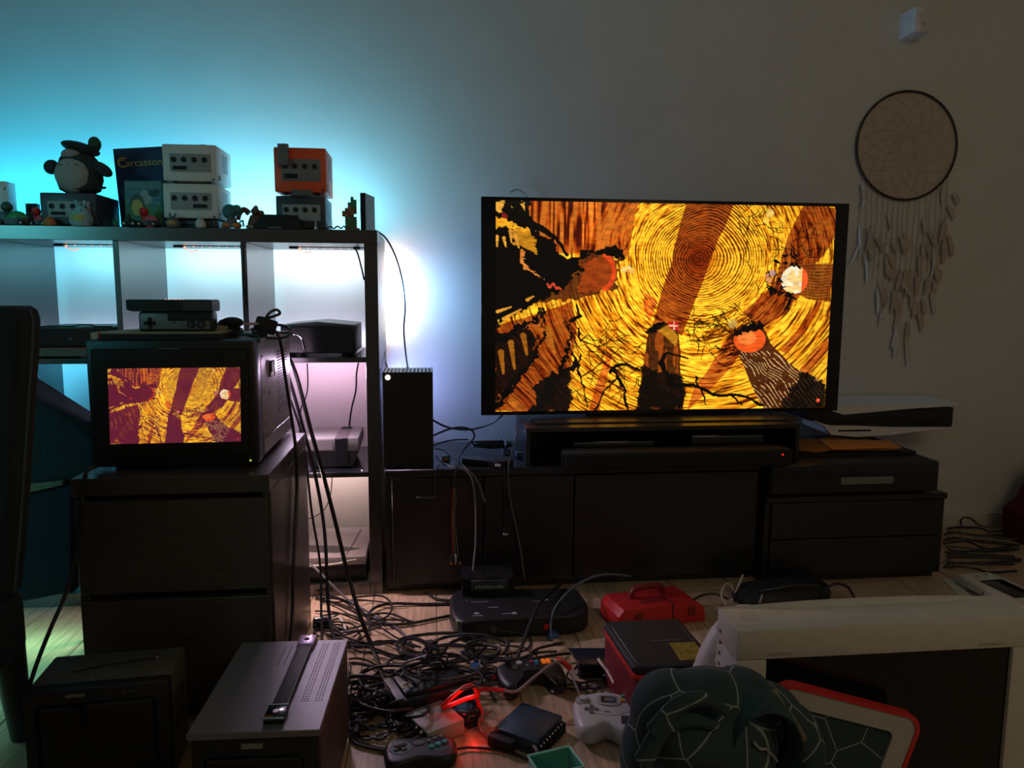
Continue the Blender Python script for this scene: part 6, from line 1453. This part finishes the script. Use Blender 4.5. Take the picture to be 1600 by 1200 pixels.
# cables before the red case and on the right
cable('black cable bridging between red case and cream stick', Fl((1082, 938, .02), (1098, 930, .03), (1118, 928, .03), (1138, 936, .02)), .0036, group=G2)
cable('cream cable arc at the foot of the cream stick', Fl((1135, 945, .01), (1127, 930, .03), (1132, 915, .05), (1140, 912, .05), (1146, 922, .03)), .0030, CABLEW, group=G2)
cable('black cable arch standing above the beige monitor back', Fl((1283, 938, .01), (1290, 922, .05), (1306, 912, .07), (1325, 918, .06), (1336, 936, .01)), .0042, group=G2)
cable('thin grey lead leaving the tablet controller to the media cabinet', Fl((1440, 898, .006), (1460, 884, .02), (1480, 877, .04), (1500, 882, .045)), .0022, CABLEG, group=G2)
rr = random.Random(77)
for k in range(14):
    x0, y0 = 1474 + rr.uniform(0, 8), 826 + k * 4.6
    cable('black cable in the heap by the skirting board', Fl((x0, y0, .012), (1500 + rr.uniform(-8, 8), y0 + rr.uniform(-4, 3), .014), (1525 + rr.uniform(-8, 8), y0 + rr.uniform(-2, 5), .012), (1550 + rr.uniform(-8, 8), y0 + rr.uniform(-1, 9), .014), (1590 + rr.uniform(-6, 6), y0 + rr.uniform(-2, 16), .010)), .0040, group='cable heap by the skirting board')
cable('thin cable loop standing up against the skirting board', [(1502, 822, .40), (1502, 812, .42), (1510, 808, .42), (1520, 812, .42), (1530, 820, .41), (1545, 824, .39)], .0028)
# random tangle between handle monitor and power brick
rr = random.Random(21)
for k in range(22):
    cx_, cy_ = rr.uniform(545, 640), rr.uniform(1040, 1130); pts = []; a = rr.uniform(0, 6.28); R_ = rr.uniform(18, 62); z0 = rr.uniform(.004, .045)
    for j in range(9):
        a += rr.uniform(.35, .75); pts.append((min(700, max(546, cx_ + R_ * 1.1 * math.cos(a))), min(1160, max(1010, cy_ + R_ * .45 * math.sin(a))), _, max(.004, z0 + .012 * math.sin(j * 1.3))))
    cable('black cable in the tangle between handle monitor and power brick', pts, rr.choice((.0028, .0034, .0042)), rr.choice((CABLE, CABLE, CABLE, mat('charcoal_cable', (.03, .03, .034), .4))), group='tangle beside the power brick')
for k in range(9):
    y0 = 1120 + rr.uniform(-6, 40); cable('black lead running under the grey hub plugs', Fl((546, y0 + rr.uniform(-10, 10), .005), (575, y0 - 4, .006), (600, y0 - rr.uniform(0, 14), .008), (620, 1120 + rr.uniform(-6, 22), .012), (636, 1124 + rr.uniform(0, 16), .018)), .0026, group='leads of the grey hub')
for k in range(14):
    cx_, cy_ = rr.uniform(885, 950), rr.uniform(1045, 1085); pts = []; a = rr.uniform(0, 6.28); R_ = rr.uniform(10, 28)
    for j in range(7): a += rr.uniform(.5, .9); pts.append((cx_ + R_ * math.cos(a), min(1092, cy_ + R_ * .5 * math.sin(a)), _, .006 + .02 * abs(math.sin(j + k))))
    cable('dark lead in the knot between tool case and screen controller', pts, .0026, rr.choice((CABLE, MATS['charcoal_cable'], CABLEG)), group='knot beside the tool case')
for k in range(6):
    cx_, cy_ = rr.uniform(510, 560), rr.uniform(970, 1010); pts = []; a = rr.uniform(0, 6.28); R_ = rr.uniform(14, 45)
    for j in range(8): a += rr.uniform(.5, .8); pts.append((max(492, cx_ + R_ * math.cos(a)), cy_ + R_ * .4 * math.sin(a), _, .006 + .014 * abs(math.sin(j + k))))
    cable('thin black lead coiled on the floor by the nightstand corner', pts, .0024, group='leads coiled by the nightstand')
q = F(500, 965, .03); t = thing('metal_plug', 'plug with bright metal parts on the floor beside the nightstand', 'plug', (q.x, q.y, 0), .2)
box('body', BLKM, t, -.02, .025, -.012, .012, .0, .024, .004); box('metal_shell', SILVER, t, -.018, .02, -.006, .006, .024, .032, .002); bm = new(); tube(bm, [(.025, 0, .016), (.05, .0, .022), (.06, -.02, .016), (.065, -.05, .006)], .0045, 7); obj('lead', bm, CABLEW, t)

cable('thin grey cable loop rising from behind the television top', [(798, 300, .425), (806, 296, .425), (815, 299, .425), (822, 306, .425), (825, 318, .425), (826, 335, .425)], .0022, CABLEG)

rr = random.Random(91)
for k in range(20):
    cx_, cy_ = rr.uniform(640, 790), rr.uniform(1000, 1062); pts = []; a = rr.uniform(0, 6.28); R_ = rr.uniform(16, 55); z0 = rr.uniform(.004, .03) + (.06 if 625 < cx_ < 735 and cy_ > 1020 else 0)
    for j in range(8):
        a += rr.uniform(.35, .8); pts.append((cx_ + R_ * 1.2 * math.cos(a), min(1100, max(985, cy_ + R_ * .4 * math.sin(a))), _, max(.004, z0 + .012 * math.sin(j * 1.3 + k))))
    cable('black cable in the heap around the power brick and blue-grey plug', pts, rr.choice((.0026, .0034, .0042)), rr.choice((CABLE, CABLE, MATS['charcoal_cable'])), group='cable heap behind the power brick')
for k in range(10):
    x0, y0 = rr.uniform(490, 520), rr.uniform(930, 1000); pts = [(x0, y0, _, .006)]
    for j in range(5): x0 += rr.uniform(18, 40); y0 += rr.uniform(-4, 16); pts.append((x0, min(1030, y0), _, .006 + .012 * abs(math.sin(j * 1.7 + k))))
    cable('black cable trailing over the bare floor beside the nightstand', pts, rr.choice((.0024, .003)), group='cables trailing by the nightstand')
